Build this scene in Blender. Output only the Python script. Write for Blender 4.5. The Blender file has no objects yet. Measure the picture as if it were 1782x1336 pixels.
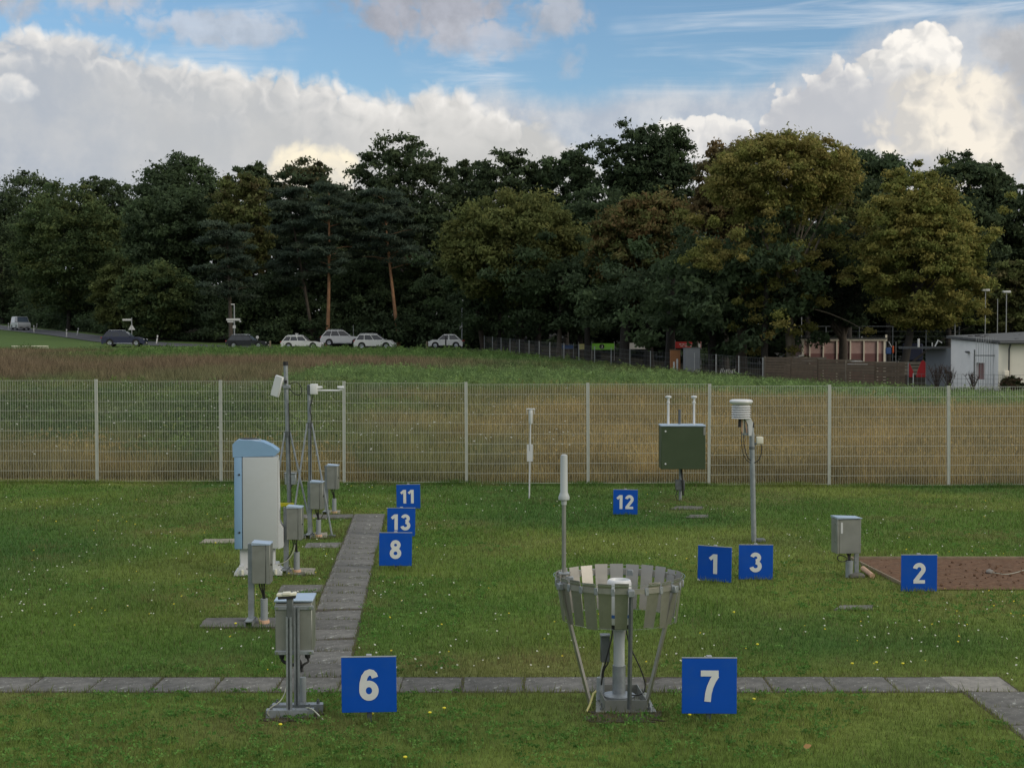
import bpy, bmesh, math, random
import numpy as np
from mathutils import Vector, Matrix
R = math.radians
C = bpy.context.scene.collection
scene = bpy.context.scene

# ------------------------------------------------------------ camera
H = 2.75                    # eye height above the station lawn
F, CX, CY, YH = 2475.0, 891.0, 668.0, 601.0
PITCH = math.atan((CY - YH) / F)
cam_d = bpy.data.cameras.new('camera'); cam = bpy.data.objects.new('camera', cam_d); C.objects.link(cam)
cam_d.sensor_width = 36; cam_d.lens = F / 1782 * 36; cam_d.clip_start = 0.1; cam_d.clip_end = 6000
cam.location = (0, 0, H); cam.rotation_euler = (R(90) - PITCH, 0, 0)
scene.camera = cam

# ------------------------------------------------------------ node helpers
class S:
    """a float socket with arithmetic"""
    def __init__(s, nt, k): s.nt, s.k = nt, k
    def _m(s, op, *a, clamp=False):
        n = s.nt.nodes.new('ShaderNodeMath'); n.operation = op; n.use_clamp = clamp
        for i, v in enumerate((s,) + a):
            if isinstance(v, S): s.nt.links.new(v.k, n.inputs[i])
            else: n.inputs[i].default_value = v
        return S(s.nt, n.outputs[0])
    def __add__(s, o): return s._m('ADD', o)
    __radd__ = __add__
    def __sub__(s, o): return s._m('SUBTRACT', o)
    def __rsub__(s, o): return (s * -1) + o
    def __mul__(s, o): return s._m('MULTIPLY', o)
    __rmul__ = __mul__
    def __truediv__(s, o): return s._m('DIVIDE', o)
    def pow(s, o): return s._m('POWER', o)
    def max(s, o): return s._m('MAXIMUM', o)
    def min(s, o): return s._m('MINIMUM', o)
    def clamp(s): return s._m('ADD', 0.0, clamp=True)
    def abs(s): return s._m('ABSOLUTE')
def smooth(nt, x, a, b):
    n = nt.nodes.new('ShaderNodeMapRange'); n.interpolation_type = 'SMOOTHSTEP'
    nt.links.new(x.k, n.inputs[0]); n.inputs[1].default_value = a; n.inputs[2].default_value = b
    return S(nt, n.outputs[0])
def remap(nt, x, a, b, c, d):
    n = nt.nodes.new('ShaderNodeMapRange'); nt.links.new(x.k, n.inputs[0])
    for i, v in enumerate((a, b, c, d)): n.inputs[i + 1].default_value = v
    return S(nt, n.outputs[0])
def vscale(nt, vec, sc, off=(0, 0, 0)):
    n = nt.nodes.new('ShaderNodeMapping'); nt.links.new(vec, n.inputs[0])
    n.inputs['Scale'].default_value = sc if hasattr(sc, '__len__') else (sc,) * 3
    n.inputs['Location'].default_value = off
    return n.outputs[0]
def noise(nt, vec, scale, detail=4, rough=0.55, dist=0.0, dim='3D'):
    n = nt.nodes.new('ShaderNodeTexNoise'); n.noise_dimensions = dim; nt.links.new(vec, n.inputs['Vector'])
    n.inputs['Scale'].default_value = scale; n.inputs['Detail'].default_value = detail
    n.inputs['Roughness'].default_value = rough; n.inputs['Distortion'].default_value = dist
    return S(nt, n.outputs[0])
def voro(nt, vec, scale, detail=0, rough=0.5, feature='SMOOTH_F1', sm=0.6, dim='2D'):
    n = nt.nodes.new('ShaderNodeTexVoronoi'); n.feature = feature; n.voronoi_dimensions = dim; nt.links.new(vec, n.inputs['Vector'])
    n.inputs['Scale'].default_value = scale; n.inputs['Detail'].default_value = detail; n.inputs['Roughness'].default_value = rough
    if feature == 'SMOOTH_F1': n.inputs['Smoothness'].default_value = sm
    return S(nt, n.outputs['Distance'])
def mixc(nt, f, a, b, mode='MIX'):
    n = nt.nodes.new('ShaderNodeMix'); n.data_type = 'RGBA'; n.blend_type = mode
    for i, v in ((0, f), (6, a), (7, b)):
        if isinstance(v, S): nt.links.new(v.k, n.inputs[i])
        elif isinstance(v, bpy.types.NodeSocket): nt.links.new(v, n.inputs[i])
        elif i == 0: n.inputs[i].default_value = v
        else: n.inputs[i].default_value = tuple(v)[:3] + (1,)
    return n.outputs[2]

# ------------------------------------------------------------ world: blue sky, cloud bank, cumulus
SUN_AZ, SUN_EL = R(118), R(24)        # azimuth clockwise from the view direction: low, behind to the right
w = bpy.data.worlds.new('World'); scene.world = w; w.use_nodes = True
nt = w.node_tree; nt.nodes.clear()
out = nt.nodes.new('ShaderNodeOutputWorld'); bg = nt.nodes.new('ShaderNodeBackground')
nt.links.new(bg.outputs[0], out.inputs[0]); bg.inputs[1].default_value = 0.1
sky = nt.nodes.new('ShaderNodeTexSky'); sky.sky_type = 'NISHITA'; sky.sun_disc = False
sky.sun_elevation = SUN_EL; sky.sun_rotation = SUN_AZ; sky.air_density = 1.0; sky.dust_density = 0.6; sky.ozone_density = 2.0
tc = nt.nodes.new('ShaderNodeTexCoord'); D = tc.outputs['Generated']
sep = nt.nodes.new('ShaderNodeSeparateXYZ'); nt.links.new(D, sep.inputs[0])
dx, dy, dz = (S(nt, sep.outputs[i]) for i in range(3))
u = dx._m('ARCTAN2', dy) * 57.2958
v = dz._m('ARCSINE') * 57.2958
def ucurve(pts):
    """cloud-top elevation (degrees) as a function of azimuth (degrees)"""
    n = nt.nodes.new('ShaderNodeFloatCurve')
    nt.links.new(((u + 26) / 52).k, n.inputs['Value'])
    c = n.mapping.curves[0]; P_ = [((a + 26) / 52, b / 20) for a, b in pts]
    while len(c.points) < len(P_): c.points.new(0.5, 0.5)
    for p, q in zip(c.points, P_): p.location = q
    n.mapping.update()
    return S(nt, n.outputs[0]) * 20
def ell(uc, vc, ru, rv):
    a = (u - uc) / ru; b = (v - vc) / rv
    return 1 - a * a - b * b
cuv = nt.nodes.new('ShaderNodeCombineXYZ'); nt.links.new((u / 57.2958).k, cuv.inputs[0]); nt.links.new((v / 57.2958).k, cuv.inputs[1])
UV = cuv.outputs[0]
nLow = noise(nt, UV, 7.0, 4, 0.55, dim='2D')
nMid = noise(nt, UV, 24.0, 6, 0.6, dim='2D')
nFine = noise(nt, UV, 80.0, 4, 0.62, dim='2D')
wv = nt.nodes.new('ShaderNodeVectorMath'); wv.operation = 'MULTIPLY_ADD'
nn = nt.nodes.new('ShaderNodeTexNoise'); nn.noise_dimensions = '2D'; nt.links.new(UV, nn.inputs['Vector']); nn.inputs['Scale'].default_value = 40; nn.inputs['Detail'].default_value = 4
nt.links.new(nn.outputs['Color'], wv.inputs[0]); wv.inputs[1].default_value = (.020,) * 3; nt.links.new(UV, wv.inputs[2])
W = wv.outputs[0]
def puffs(vec):  # cauliflower relief, 0..1
    a = voro(nt, vec, 34, 0, 0.5, 'F1')
    b = voro(nt, vec, 90, 1, 0.5, 'F1')
    return 1 - (a * a * 1.3 + b * b * 0.5)
pf = puffs(W)
pf2 = puffs(vscale(nt, W, 1.0, (0.0050, 0.0060, 0.0)))   # sampled a little toward the light
relief = (pf - pf2)
LUMP = (nMid - 0.5) * 2.0 + (pf - 0.5) * 1.5 + (nFine - 0.5) * 0.7
# blue with thin streaks
stretch = vscale(nt, D, (5, 9, 55))
st = noise(nt, stretch, 1.0, 5, 0.62, 0.8)
streak = smooth(nt, st, 0.40, 0.74) * smooth(nt, nLow + (u + 2) * .012, 0.34, 0.62)
base = mixc(nt, 1.0, sky.outputs[0], (1.05, 1.20, 1.26), 'MULTIPLY')
col = mixc(nt, streak * 0.85, base, (6.4, 7.0, 7.7))
# high broken cloud over the rest of the sky (continues overhead and behind)
hi = noise(nt, vscale(nt, D, (2.2, 2.2, 3.6)), 1.0, 4, 0.55)
cov_hi = smooth(nt, hi + smooth(nt, v, 14.5, 34) * 0.26 - 0.16, 0.40, 0.60)
hi_lo = mixc(nt, nMid, (4.6, 4.8, 5.2), (7.6, 7.6, 7.6)); hi_up = mixc(nt, hi, (7.6, 7.9, 8.3), (13.0, 12.9, 12.6))
hi_sh = mixc(nt, smooth(nt, v, 16, 50), hi_lo, hi_up)   # an overcast dome is brighter overhead than at the horizon
col = mixc(nt, cov_hi * smooth(nt, v, 13.8, 19), col, hi_sh)
# grey detached clouds against the blue
def grey(uc, vc, ru, rv, c, amt, soft=0.9):
    global col
    f = ell(uc, vc, ru, rv) + LUMP * 0.55 + (nLow - 0.5) * 1.2
    col = mixc(nt, smooth(nt, f, -0.1, soft) * amt, col, mixc(nt, smooth(nt, nMid, .35, .7), tuple(x * .86 for x in c), tuple(x * 1.12 for x in c)))
grey(-3.7, 13.3, 4.0, 1.75, (3.9, 4.0, 4.5), 0.95)
grey(-1.5, 12.0, 3.2, 0.9, (4.7, 4.9, 5.5), 0.7)
grey(2.0, 13.1, 1.6, 1.25, (4.3, 4.5, 5.0), 0.85)
grey(2.4, 11.3, 1.0, 0.9, (4.9, 5.3, 6.0), 0.5)
grey(-19.4, 14.1, 6.0, 2.3, (4.6, 4.9, 5.5), 0.95)
grey(-11.5, 12.2, 3.4, 0.8, (5.2, 5.5, 6.1), 0.75)
# far veil low in the sky, rising to the right
veil_top = ucurve([(-26, 9), (-5, 9.9), (0, 10.1), (3, 10.2), (5, 10.3), (8, 10.3), (12, 11.2), (15, 12.2), (20, 12.0), (26, 10)])
ev = veil_top + (nMid - .5) * 1.2 + (nLow - .5) * 1.6 - v
veil = smooth(nt, ev, -0.45, 0.9)
veil_c = mixc(nt, smooth(nt, nMid, 0.3, 0.72), (4.3, 4.75, 5.5), (6.0, 6.2, 6.5))
col = mixc(nt, veil * 0.93, col, veil_c)
# cumulus shading shared by the towers and the bank
def cumulus(field, rel, soft, c_lit, c_shade, lit, k=1.0):
    """field: >0 inside; rel: how strong the puffy relief is; lit: 0..1 how sunlit"""
    global col
    sh = (lit + (relief * 1.3 + (nMid - .5) * 0.9) * rel).clamp()
    c = mixc(nt, sh, c_shade, c_lit)
    col = mixc(nt, smooth(nt, field, 0.0, soft) * k, col, c)
CREAM, WHITE = (9.0, 8.3, 7.2), (8.35, 8.1, 7.75)
# low right cumulus (edge running up to the tower)
rt = ucurve([(-26, 6), (3.5, 6), (5.4, 8.4), (6.4, 9.4), (8.5, 9.4), (10.5, 10.1), (12.5, 10.9), (14, 11.1), (16, 10.5), (19, 9.5), (26, 6)])
e2 = rt + LUMP * 0.75 - v
cumulus(e2, smooth(nt, e2, 1.6, 0.1) * .75 + smooth(nt, ell(7.2, 8.6, 1.8, 2.0), -.3, .8) * .5 + .10, 0.30, WHITE, mixc(nt, smooth(nt, nLow, .35, .65), (5.0, 5.15, 5.5), (6.1, 6.1, 6.2)), smooth(nt, e2, 1.3, 0.0) * 0.55 + smooth(nt, ell(7.2, 8.4, 1.6, 1.9), 0, 1) * 0.5)
big = ell(17.2, 7.9, 3.5, 3.0) + LUMP * 0.30
cumulus(big, 0.75, 0.45, CREAM, (6.2, 6.0, 5.7), smooth(nt, ell(18.2, 8.7, 3.2, 2.5), -0.25, 0.95) * 0.85 + 0.02)
tow = ell(14.5, 10.7, 1.3, 0.65).max(ell(15.5, 11.3, 1.05, 0.8)).max(ell(16.2, 11.6, 0.85, 0.75)).max(ell(16.8, 11.0, 0.8, 0.75)) + LUMP * 0.34
cumulus(tow, 0.8, 0.22, (9.4, 9.0, 8.4), (6.1, 6.1, 6.1), smooth(nt, v + (u - 15.8) * .18, 10.0, 11.8) * 0.70 + .10, smooth(nt, v, 9.8, 10.9))
# grey sheet in front at the right edge
grey(20.6, 10.9, 2.6, 1.1, (5.2, 5.2, 5.3), 0.85)
grey(21.0, 8.2, 2.2, 2.4, (5.0, 5.0, 5.1), 0.9)
grey(15.9, 6.7, 2.3, 0.85, (5.0, 5.1, 5.4), 0.9)
# the long bank on the left
bt = ucurve([(-26, 11.9), (-19.8, 11.8), (-18.2, 12.3), (-15.5, 11.8), (-12, 11.15), (-9, 10.95), (-6.6, 10.6), (-4.4, 10.4), (-2.6, 10.5), (-1.2, 10.1), (0.3, 9.6), (1.6, 8.9), (3.2, 7.6), (5.5, 5.5), (10, 3), (20, 3), (26, 6)])
e3 = bt + LUMP * 0.48 - v
litb = smooth(nt, e3, 2.2, 0.05) * 0.50 * smooth(nt, u, 4, -2) + smooth(nt, ell(-4.4, 9.2, 5.5, 2.0), -0.2, 1) * 0.26 + (nLow - .5) * .5 * smooth(nt, e3, 3.2, .4)
low = mixc(nt, smooth(nt, u + (nLow - .5) * 14, -22, -2), (4.3, 4.7, 5.3), (5.4, 5.4, 5.3)); low = mixc(nt, smooth(nt, nMid, .3, .75) * .35, low, (6.4, 6.3, 6.1))
cumulus(e3, smooth(nt, e3, 2.8, 0.2) * .68 + .07, 0.9, WHITE, low, litb)
# small lit heads standing before the bank
hd = ell(-19.3, 9.6, 1.1, 0.62) + LUMP * 0.35
cumulus(hd, .5, 0.6, (8.6, 8.3, 7.9), (5.2, 5.5, 5.9), smooth(nt, v, 9.2, 10.2) * .7)
gl = ell(-8.0, 6.9, 2.1, 1.3) + LUMP * 0.35
cumulus(gl, .4, 0.7, (10.4, 9.3, 7.0), (7.4, 6.9, 6.0), smooth(nt, v, 6.0, 8.0) * .8 + .15, 0.85)
nt.links.new(col, bg.inputs[0])
w.cycles.sampling_method = 'NONE'

sd = bpy.data.lights.new('sun', 'SUN'); sd.energy = 1.3; sd.angle = R(22); sd.color = (1.0, 0.90, 0.76)
so = bpy.data.objects.new('sun', sd); C.objects.link(so)
sdir = Vector((math.sin(SUN_AZ) * math.cos(SUN_EL), math.cos(SUN_AZ) * math.cos(SUN_EL), math.sin(SUN_EL)))
so.rotation_euler = sdir.to_track_quat('Z', 'Y').to_euler(); so.location = sdir * 60
vs = scene.view_settings; vs.view_transform = 'Standard'; vs.look = 'None'; vs.exposure = 0.08; vs.gamma = 1.0; vs.use_curve_mapping = False
scene.cycles.max_bounces = 6; scene.cycles.diffuse_bounces = 3; scene.cycles.transparent_max_bounces = 8
scene.cycles.use_denoising = True
scene.cycles.sample_clamp_indirect = 6

# ------------------------------------------------------------ ground shape and pixel rulers
def sstep(a, b, x):
    t = np.clip((x - a) / (b - a), 0, 1); return t * t * (3 - 2 * t)
def zg(X, Y):
    """height of the ground, metres: level lawn, meadow rising to the wood on the left, hill road far left"""
    X = np.asarray(X, float); Y = np.asarray(Y, float)
    a = sstep(17, 29, Y) * (-0.0085) * (np.clip(X, -20, 25) + 8) * (1 - sstep(40, 70, Y))
    k = np.interp(X, [-60, -38, -5, 4, 15, 25, 40], [.0225, .0214, .0197, .0150, .0062, -.003, -.004])
    m = k * np.clip(Y - 30, 0, 120)
    y0 = np.interp(X, [-60, -41, -30, -15, 5], [149, 149.5, 152, 158, 175])
    hsl = np.interp(X, [-60, -45, -20, 10, 60], [.038, .040, .06, .06, .03])
    return a + m + hsl * np.clip(Y - y0, 0, np.interp(X, [-60, -30], [160, 70]))
def ray(px, py):
    c, s = math.cos(PITCH), math.sin(PITCH)
    a, b = (px - CX) / F, (CY - py) / F
    return Vector((a, c + b * s, -s + b * c))
def P(px, py, Y):
    d = ray(px, py); return Vector((0, 0, H)) + d * (Y / d.y)
def G(px, py):
    d = ray(px, py); z = 0.0
    for _ in range(6):
        t = (z - H) / d.z; q = d * t; z = float(zg(q.x, q.y))
    return Vector((q.x, q.y, z))
class At:
    """ruler standing at a thing's foot: pixels -> metres in the thing's own upright plane"""
    def __init__(s, bx, by, Y=None):
        s.o = G(bx, by) if Y is None else P(bx, by, Y)
        s.s = F / s.o.y; s.bx, s.by = bx, by
    def x(s, px): return (px - s.bx) / s.s
    def z(s, py): return (s.by - py) / s.s
    def p(s, px, py, y=0): return Vector((s.x(px), y, s.z(py)))
rng = np.random.default_rng(7); random.seed(7)
# ------------------------------------------------------------ mesh helpers
class MB:
    def __init__(s): s.bm = bmesh.new()
    def _xf(s, vs, m): bmesh.ops.transform(s.bm, matrix=m, verts=vs)
    def box(s, c, d, rot=None, bev=0.0, seg=1):
        r = bmesh.ops.create_cube(s.bm, size=1.0); vs = r['verts']
        s._xf(vs, Matrix.Diagonal((d[0], d[1], d[2], 1)))
        if bev > 0:
            es = list({e for q in vs for e in q.link_edges})
            b = bmesh.ops.bevel(s.bm, geom=es, offset=bev, segments=seg, affect='EDGES', profile=0.5)
            vs = list({q for f in b['faces'] for q in f.verts} | {q for q in vs if q.is_valid})
        m = Matrix.Translation(Vector(c))
        if rot is not None: m = m @ rot.to_4x4()
        s._xf(vs, m); return s
    def tube(s, pts, r, n=8, cap=True, r1=None):
        pts = [Vector(p) for p in pts]; k = len(pts)
        rs = r if hasattr(r, '__len__') else [r + ((r1 if r1 is not None else r) - r) * i / max(k - 1, 1) for i in range(k)]
        rings = []; up = Vector((0, 0, 1)); prev = None
        for i, p in enumerate(pts):
            t = (pts[min(i + 1, k - 1)] - pts[max(i - 1, 0)]).normalized()
            a = prev if prev is not None else (Vector((1, 0, 0)) if abs(t.x) < .9 else Vector((0, 1, 0)))
            a = (a - t * a.dot(t)).normalized(); b = t.cross(a); prev = a
            rings.append([s.bm.verts.new(p + (a * math.cos(2 * math.pi * j / n) + b * math.sin(2 * math.pi * j / n)) * rs[i]) for j in range(n)])
        for q, w_ in zip(rings, rings[1:]):
            for j in range(n): s.bm.faces.new((q[j], q[(j + 1) % n], w_[(j + 1) % n], w_[j]))
        if cap: s.bm.faces.new(rings[0][::-1]); s.bm.faces.new(rings[-1])
        return s
    def lathe(s, prof, n=24, c=(0, 0, 0), cap=True):
        c = Vector(c); rings = []
        for r, z in prof:
            rings.append([s.bm.verts.new(c + Vector((max(r, 1e-4) * math.cos(2 * math.pi * j / n), max(r, 1e-4) * math.sin(2 * math.pi * j / n), z))) for j in range(n)])
        for q, w_ in zip(rings, rings[1:]):
            for j in range(n): s.bm.faces.new((q[j], q[(j + 1) % n], w_[(j + 1) % n], w_[j]))
        if cap: s.bm.faces.new(rings[0][::-1]); s.bm.faces.new(rings[-1])
        return s
    def prism(s, outline, y0, y1, plane='xz', inset1=None):
        """outline in the plane, extruded along the third axis; inset1: outline at y1 if different"""
        o2 = inset1 or outline
        mk = {'xz': lambda a, b, y: (a, y, b), 'xy': lambda a, b, y: (a, b, y), 'yz': lambda a, b, y: (y, a, b)}[plane]
        A = [s.bm.verts.new(mk(a, b, y0)) for a, b in outline]; B = [s.bm.verts.new(mk(a, b, y1)) for a, b in o2]
        s.bm.faces.new(A[::-1]); s.bm.faces.new(B); k = len(A)
        for j in range(k): s.bm.faces.new((A[j], A[(j + 1) % k], B[(j + 1) % k], B[j]))
        return s
    def poly(s, pts):
        s.bm.faces.new([s.bm.verts.new(p) for p in pts]); return s
    def build(s, name, mat, parent=None, smooth_deg=40, loc=None, rot=None):
        bmesh.ops.recalc_face_normals(s.bm, faces=s.bm.faces[:])
        me = bpy.data.meshes.new(name); s.bm.to_mesh(me); s.bm.free()
        me.shade_smooth(); me.set_sharp_from_angle(angle=R(smooth_deg))
        return obj(name, me, mat, parent, loc, rot)
def obj(name, me, mat, parent=None, loc=None, rot=None):
    o = bpy.data.objects.new(name, me)
    if mat is not None and not me.materials: me.materials.append(mat)
    C.objects.link(o); o.parent = parent
    if loc is not None: o.location = loc
    if rot is not None: o.rotation_euler = rot
    return o
def thing(name, label, cat, loc=(0, 0, 0), rz=0, group=None):
    o = bpy.data.objects.new(name, None); C.objects.link(o); o.empty_display_size = .2
    o.location = loc; o.rotation_euler = (0, 0, rz); return tag(o, label, cat, group)
def tag(o, label=None, cat=None, group=None, kind=None):
    if label: o['label'] = label
    if cat: o['category'] = cat
    if group: o['group'] = group
    if kind: o['kind'] = kind
    return o
def copy_tree(o, parent=None):
    c = o.copy(); C.objects.link(c); c.parent = parent
    for ch in list(o.children): copy_tree(ch, c)
    return c
def fast_mesh(name, V, Fc, col=None):
    """V (n,3), Fc (m,k) constant k; col (n,3) vertex colour attribute 'col'"""
    me = bpy.data.meshes.new(name); m, k = Fc.shape
    me.vertices.add(len(V)); me.vertices.foreach_set('co', np.ascontiguousarray(V, np.float32).ravel())
    me.loops.add(m * k); me.loops.foreach_set('vertex_index', np.ascontiguousarray(Fc, np.int32).ravel())
    me.polygons.add(m); me.polygons.foreach_set('loop_start', np.arange(0, m * k, k, dtype=np.int32))
    me.polygons.foreach_set('loop_total', np.full(m, k, np.int32))
    if col is not None:
        a = me.color_attributes.new('col', 'FLOAT_COLOR', 'POINT')
        a.data.foreach_set('color', np.concatenate([col, np.ones((len(V), 1))], 1).astype(np.float32).ravel())
    me.update(calc_edges=True); return me
def bez(p0, p1, p2, p3, n=10):
    p0, p1, p2, p3 = map(Vector, (p0, p1, p2, p3)); o = []
    for i in range(n + 1):
        t = i / n; o.append(p0 * (1 - t) ** 3 + p1 * 3 * t * (1 - t) ** 2 + p2 * 3 * t * t * (1 - t) + p3 * t ** 3)
    return o
def vnoise(x, y, sc, seed=0):
    x = np.asarray(x) / sc + seed * 17.31; y = np.asarray(y) / sc + seed * 9.7
    xi, yi = np.floor(x), np.floor(y); fx, fy = x - xi, y - yi
    fx, fy = fx * fx * (3 - 2 * fx), fy * fy * (3 - 2 * fy)
    h = lambda a, b: np.modf(np.abs(np.sin(a * 127.1 + b * 311.7 + seed * 74.7) * 43758.5453))[0]
    return (h(xi, yi) * (1 - fx) + h(xi + 1, yi) * fx) * (1 - fy) + (h(xi, yi + 1) * (1 - fx) + h(xi + 1, yi + 1) * fx) * fy
def fbm(x, y, sc, seed=0, o=4):
    s_, a, t = 0, 1.0, 0
    for i in range(o): s_ = s_ + a * vnoise(x, y, sc / 2 ** i, seed + i); t += a; a *= .55
    return s_ / t

# ------------------------------------------------------------ materials
M = {}
def mat(name, c, rough=0.6, metal=0.0, var=0.12, vscale_=6.0, bump=0.0, bscale=40.0, stain=None, stain_amt=0.0, stain_scale=3.0, spec=0.5, rnd=0.0, coat=0.0, spots=None):
    m = bpy.data.materials.new(name); m.use_nodes = True; t = m.node_tree
    b = t.nodes['Principled BSDF']; b.inputs['Metallic'].default_value = metal
    b.inputs['Specular IOR Level'].default_value = spec
    if coat: b.inputs['Coat Weight'].default_value = coat; b.inputs['Coat Roughness'].default_value = .08
    g = t.nodes.new('ShaderNodeTexCoord').outputs['Object']
    n = noise(t, g, vscale_, 5, .6)
    cc = mixc(t, remap(t, n, .3, .7, 0, 1), tuple(x * (1 - var) for x in c), tuple(min(1, x * (1 + var)) for x in c))
    if stain is not None:
        n2 = noise(t, g, stain_scale, 6, .68, .6)
        cc = mixc(t, smooth(t, n2, .5, .68) * stain_amt, cc, stain)
    if spots is not None:
        n3 = noise(t, g, 26, 2, .5, .3); n4 = noise(t, g, 4, 3, .6)
        cc = mixc(t, smooth(t, n3 + (n4 - .5) * .25, .665, .70) * .8, cc, spots)
    if rnd:
        oi = t.nodes.new('ShaderNodeObjectInfo')
        f = remap(t, S(t, oi.outputs['Random']), 0, 1, 1 - rnd, 1 + rnd)
        cmb = t.nodes.new('ShaderNodeCombineColor')
        for i in range(3): t.links.new(f.k, cmb.inputs[i])
        cc = mixc(t, 1.0, cc, cmb.outputs[0], 'MULTIPLY')
    t.links.new(cc, b.inputs['Base Color'])
    t.links.new(remap(t, n, .3, .7, max(0, rough - .07), min(1, rough + .07)).k, b.inputs['Roughness'])
    if bump:
        bn = t.nodes.new('ShaderNodeBump'); bn.inputs['Strength'].default_value = bump; bn.inputs['Distance'].default_value = .01
        t.links.new(noise(t, g, bscale, 5, .65).k, bn.inputs['Height']); t.links.new(bn.outputs[0], b.inputs['Normal'])
    M[name] = m; return m
def leafmat(name, rough=.6, trans=.35, spec=.25):
    m = bpy.data.materials.new(name); m.use_nodes = True; t = m.node_tree
    b = t.nodes['Principled BSDF']; b.inputs['Roughness'].default_value = rough; b.inputs['Specular IOR Level'].default_value = spec
    a = t.nodes.new('ShaderNodeAttribute'); a.attribute_name = 'col'
    t.links.new(a.outputs['Color'], b.inputs['Base Color'])
    tr = t.nodes.new('ShaderNodeBsdfTranslucent'); t.links.new(a.outputs['Color'], tr.inputs[0])
    mx = t.nodes.new('ShaderNodeMixShader'); mx.inputs[0].default_value = trans
    t.links.new(b.outputs[0], mx.inputs[1]); t.links.new(tr.outputs[0], mx.inputs[2])
    t.links.new(mx.outputs[0], t.nodes['Material Output'].inputs[0]); M[name] = m; return m
leafmat('leaf', .75, .34, .06); leafmat('blade', .55, .3); leafmat('dry', .8, .3, .1)
mat('galv', (.30, .33, .35), .48, .55, .16, 14, .15, 60, (.20, .22, .23), .5, 8)
mat('galv_dark', (.13, .145, .15), .5, .5, .2, 14, .1, 60)
mat('stainless', (.275, .285, .262), .45, .55, .10, 5, .06, 90, (.20, .21, .185), .6, 3)
mat('steel_plate', (.40, .39, .36), .42, .85, .12, 4, .05, 80, (.27, .27, .24), .35, 4, rnd=.05)
mat('sky_tint', (.40, .50, .62), .4, .35, .06, 5)  # steel lids: bluish sky reflection put into the base colour; lens rim shares it
mat('white_paint', (.56, .58, .59), .45, 0, .04, 5, 0, 40, (.55, .56, .52), .35, 3)
mat('white_plastic', (.64, .66, .67), .4, 0, .03, 5, 0, 40, (.60, .60, .55), .3, 5)
mat('cream_plastic', (.66, .65, .54), .5, 0, .05, 8)
mat('panel_grey', (.44, .475, .485), .5, 0, .03, 3, 0, 40, (.39, .41, .40), .3, 2, spec=.3)
mat('case_blue', (.20, .345, .52), .5, 0, .04, 4)
mat('sign_blue', (.001, .074, .44), .5, 0, .05, 4, 0, 40, (.010, .085, .40), .5, 6, spec=.25)
mat('sign_edge', (.36, .38, .40), .45, .3)
mat('sign_white', (.66, .68, .68), .5, 0, .05, 8)
mat('sign_post', (.07, .09, .10), .6, .2)
mat('black', (.014, .014, .016), .55)
mat('cable', (.012, .012, .013), .6)
mat('cable_pale', (.40, .42, .34), .6)
mat('cable_green', (.22, .27, .05), .6)
mat('earth_strap', (.42, .40, .16), .6)
mat('green_box', (.038, .062, .026), .5, 0, .06, 4, 0, 40, (.05, .075, .035), .4, 4)
mat('yellow', (.70, .62, .02), .5)
mat('blue_band', (.03, .12, .40), .5)
mat('clay', (.52, .33, .22), .8, 0, .12, 12, .2)
mat('pvc', (.25, .28, .29), .55, 0, .1, 10)
mat('slab', (.130, .128, .118), .9, 0, .34, 9, .5, 55, (.066, .068, .058), .85, 5, .25, rnd=.16, spots=(.34, .35, .32))
mat('slab_pale', (.25, .24, .215), .9, 0, .2, 18, .6, 70, (.09, .09, .085), .5, 7, .25)
mat('lichen', (.40, .41, .38), .9)
mat('concrete', (.11, .107, .096), .92, 0, .25, 10, .5, 40, (.032, .034, .028), .9, 4)
mat('concrete_pale', (.27, .25, .20), .92, 0, .2, 10, .4, 40, (.12, .11, .09), .6, 6)
mat('soil', (.135, .080, .050), .98, 0, .35, 14, .9, 30, (.19, .135, .095), .7, 20, .1)
mat('dark_soil', (.050, .042, .030), .98, 0, .3, 14, .8, 30)
mat('timber', (.23, .18, .12), .85, 0, .2, 8, .3, 30)
mat('stone', (.22, .21, .19), .9, 0, .2, 8, .3, 40)
mat('fence_wire', (.42, .44, .38), .6, .1, .05, 2)
mat('fence_post', (.46, .48, .44), .5, .3, .08, 4)
mat('asphalt', (.055, .058, .066), .85, 0, .12, .5, .2, 30)
mat('road_paint', (.45, .46, .46), .7)
mat('tyre', (.012, .012, .013), .75)
mat('rim', (.38, .40, .43), .35, .8)
mat('glass', (.020, .024, .030), .08, 0, .05, 2, spec=.7)
mat('glass_light', (.09, .12, .16), .1, 0, .05, 2, spec=.8)
mat('plastic_dark', (.020, .020, .022), .55)
mat('lamp_red', (.32, .02, .015), .25)
mat('lamp_clear', (.55, .57, .60), .15)
mat('lamp_orange', (.55, .13, .05), .25)
mat('car_blue', (.005, .009, .042), .30, .1, .03, 2, coat=.7)
mat('car_black', (.006, .007, .010), .35, .1, .03, 2, coat=.3)
mat('car_white', (.62, .63, .63), .32, 0, .03, 2, coat=.5)
mat('car_silver', (.50, .52, .54), .35, .2, .05, 2, coat=.4)
mat('chrome', (.55, .57, .60), .25, .9)
mat('wood_post', (.16, .13, .09), .85, 0, .2, 6)
mat('bark', (.075, .062, .048), .95, 0, .3, 3, .5, 12)
mat('bark_pale', (.19, .165, .125), .95, 0, .3, 3, .5, 12)
mat('bark_pine', (.28, .155, .085), .95, 0, .3, 2, .5, 10)
mat('bark_dark', (.030, .027, .023), .95, 0, .3, 3, .4, 12)
mat('render_shade_side', (.80, .80, .79), .85, 0, .05, 1, .1, 20, (.70, .70, .69), .5, .8)  # house wall on the shadow side; its cooler, shaded tone is in the colour
mat('render_cream', (.82, .79, .67), .85, 0, .04, 1, .1, 20, (.68, .65, .53), .4, .8)
mat('roof_felt', (.085, .090, .092), .9, 0, .2, 2, .3, 20)
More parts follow.
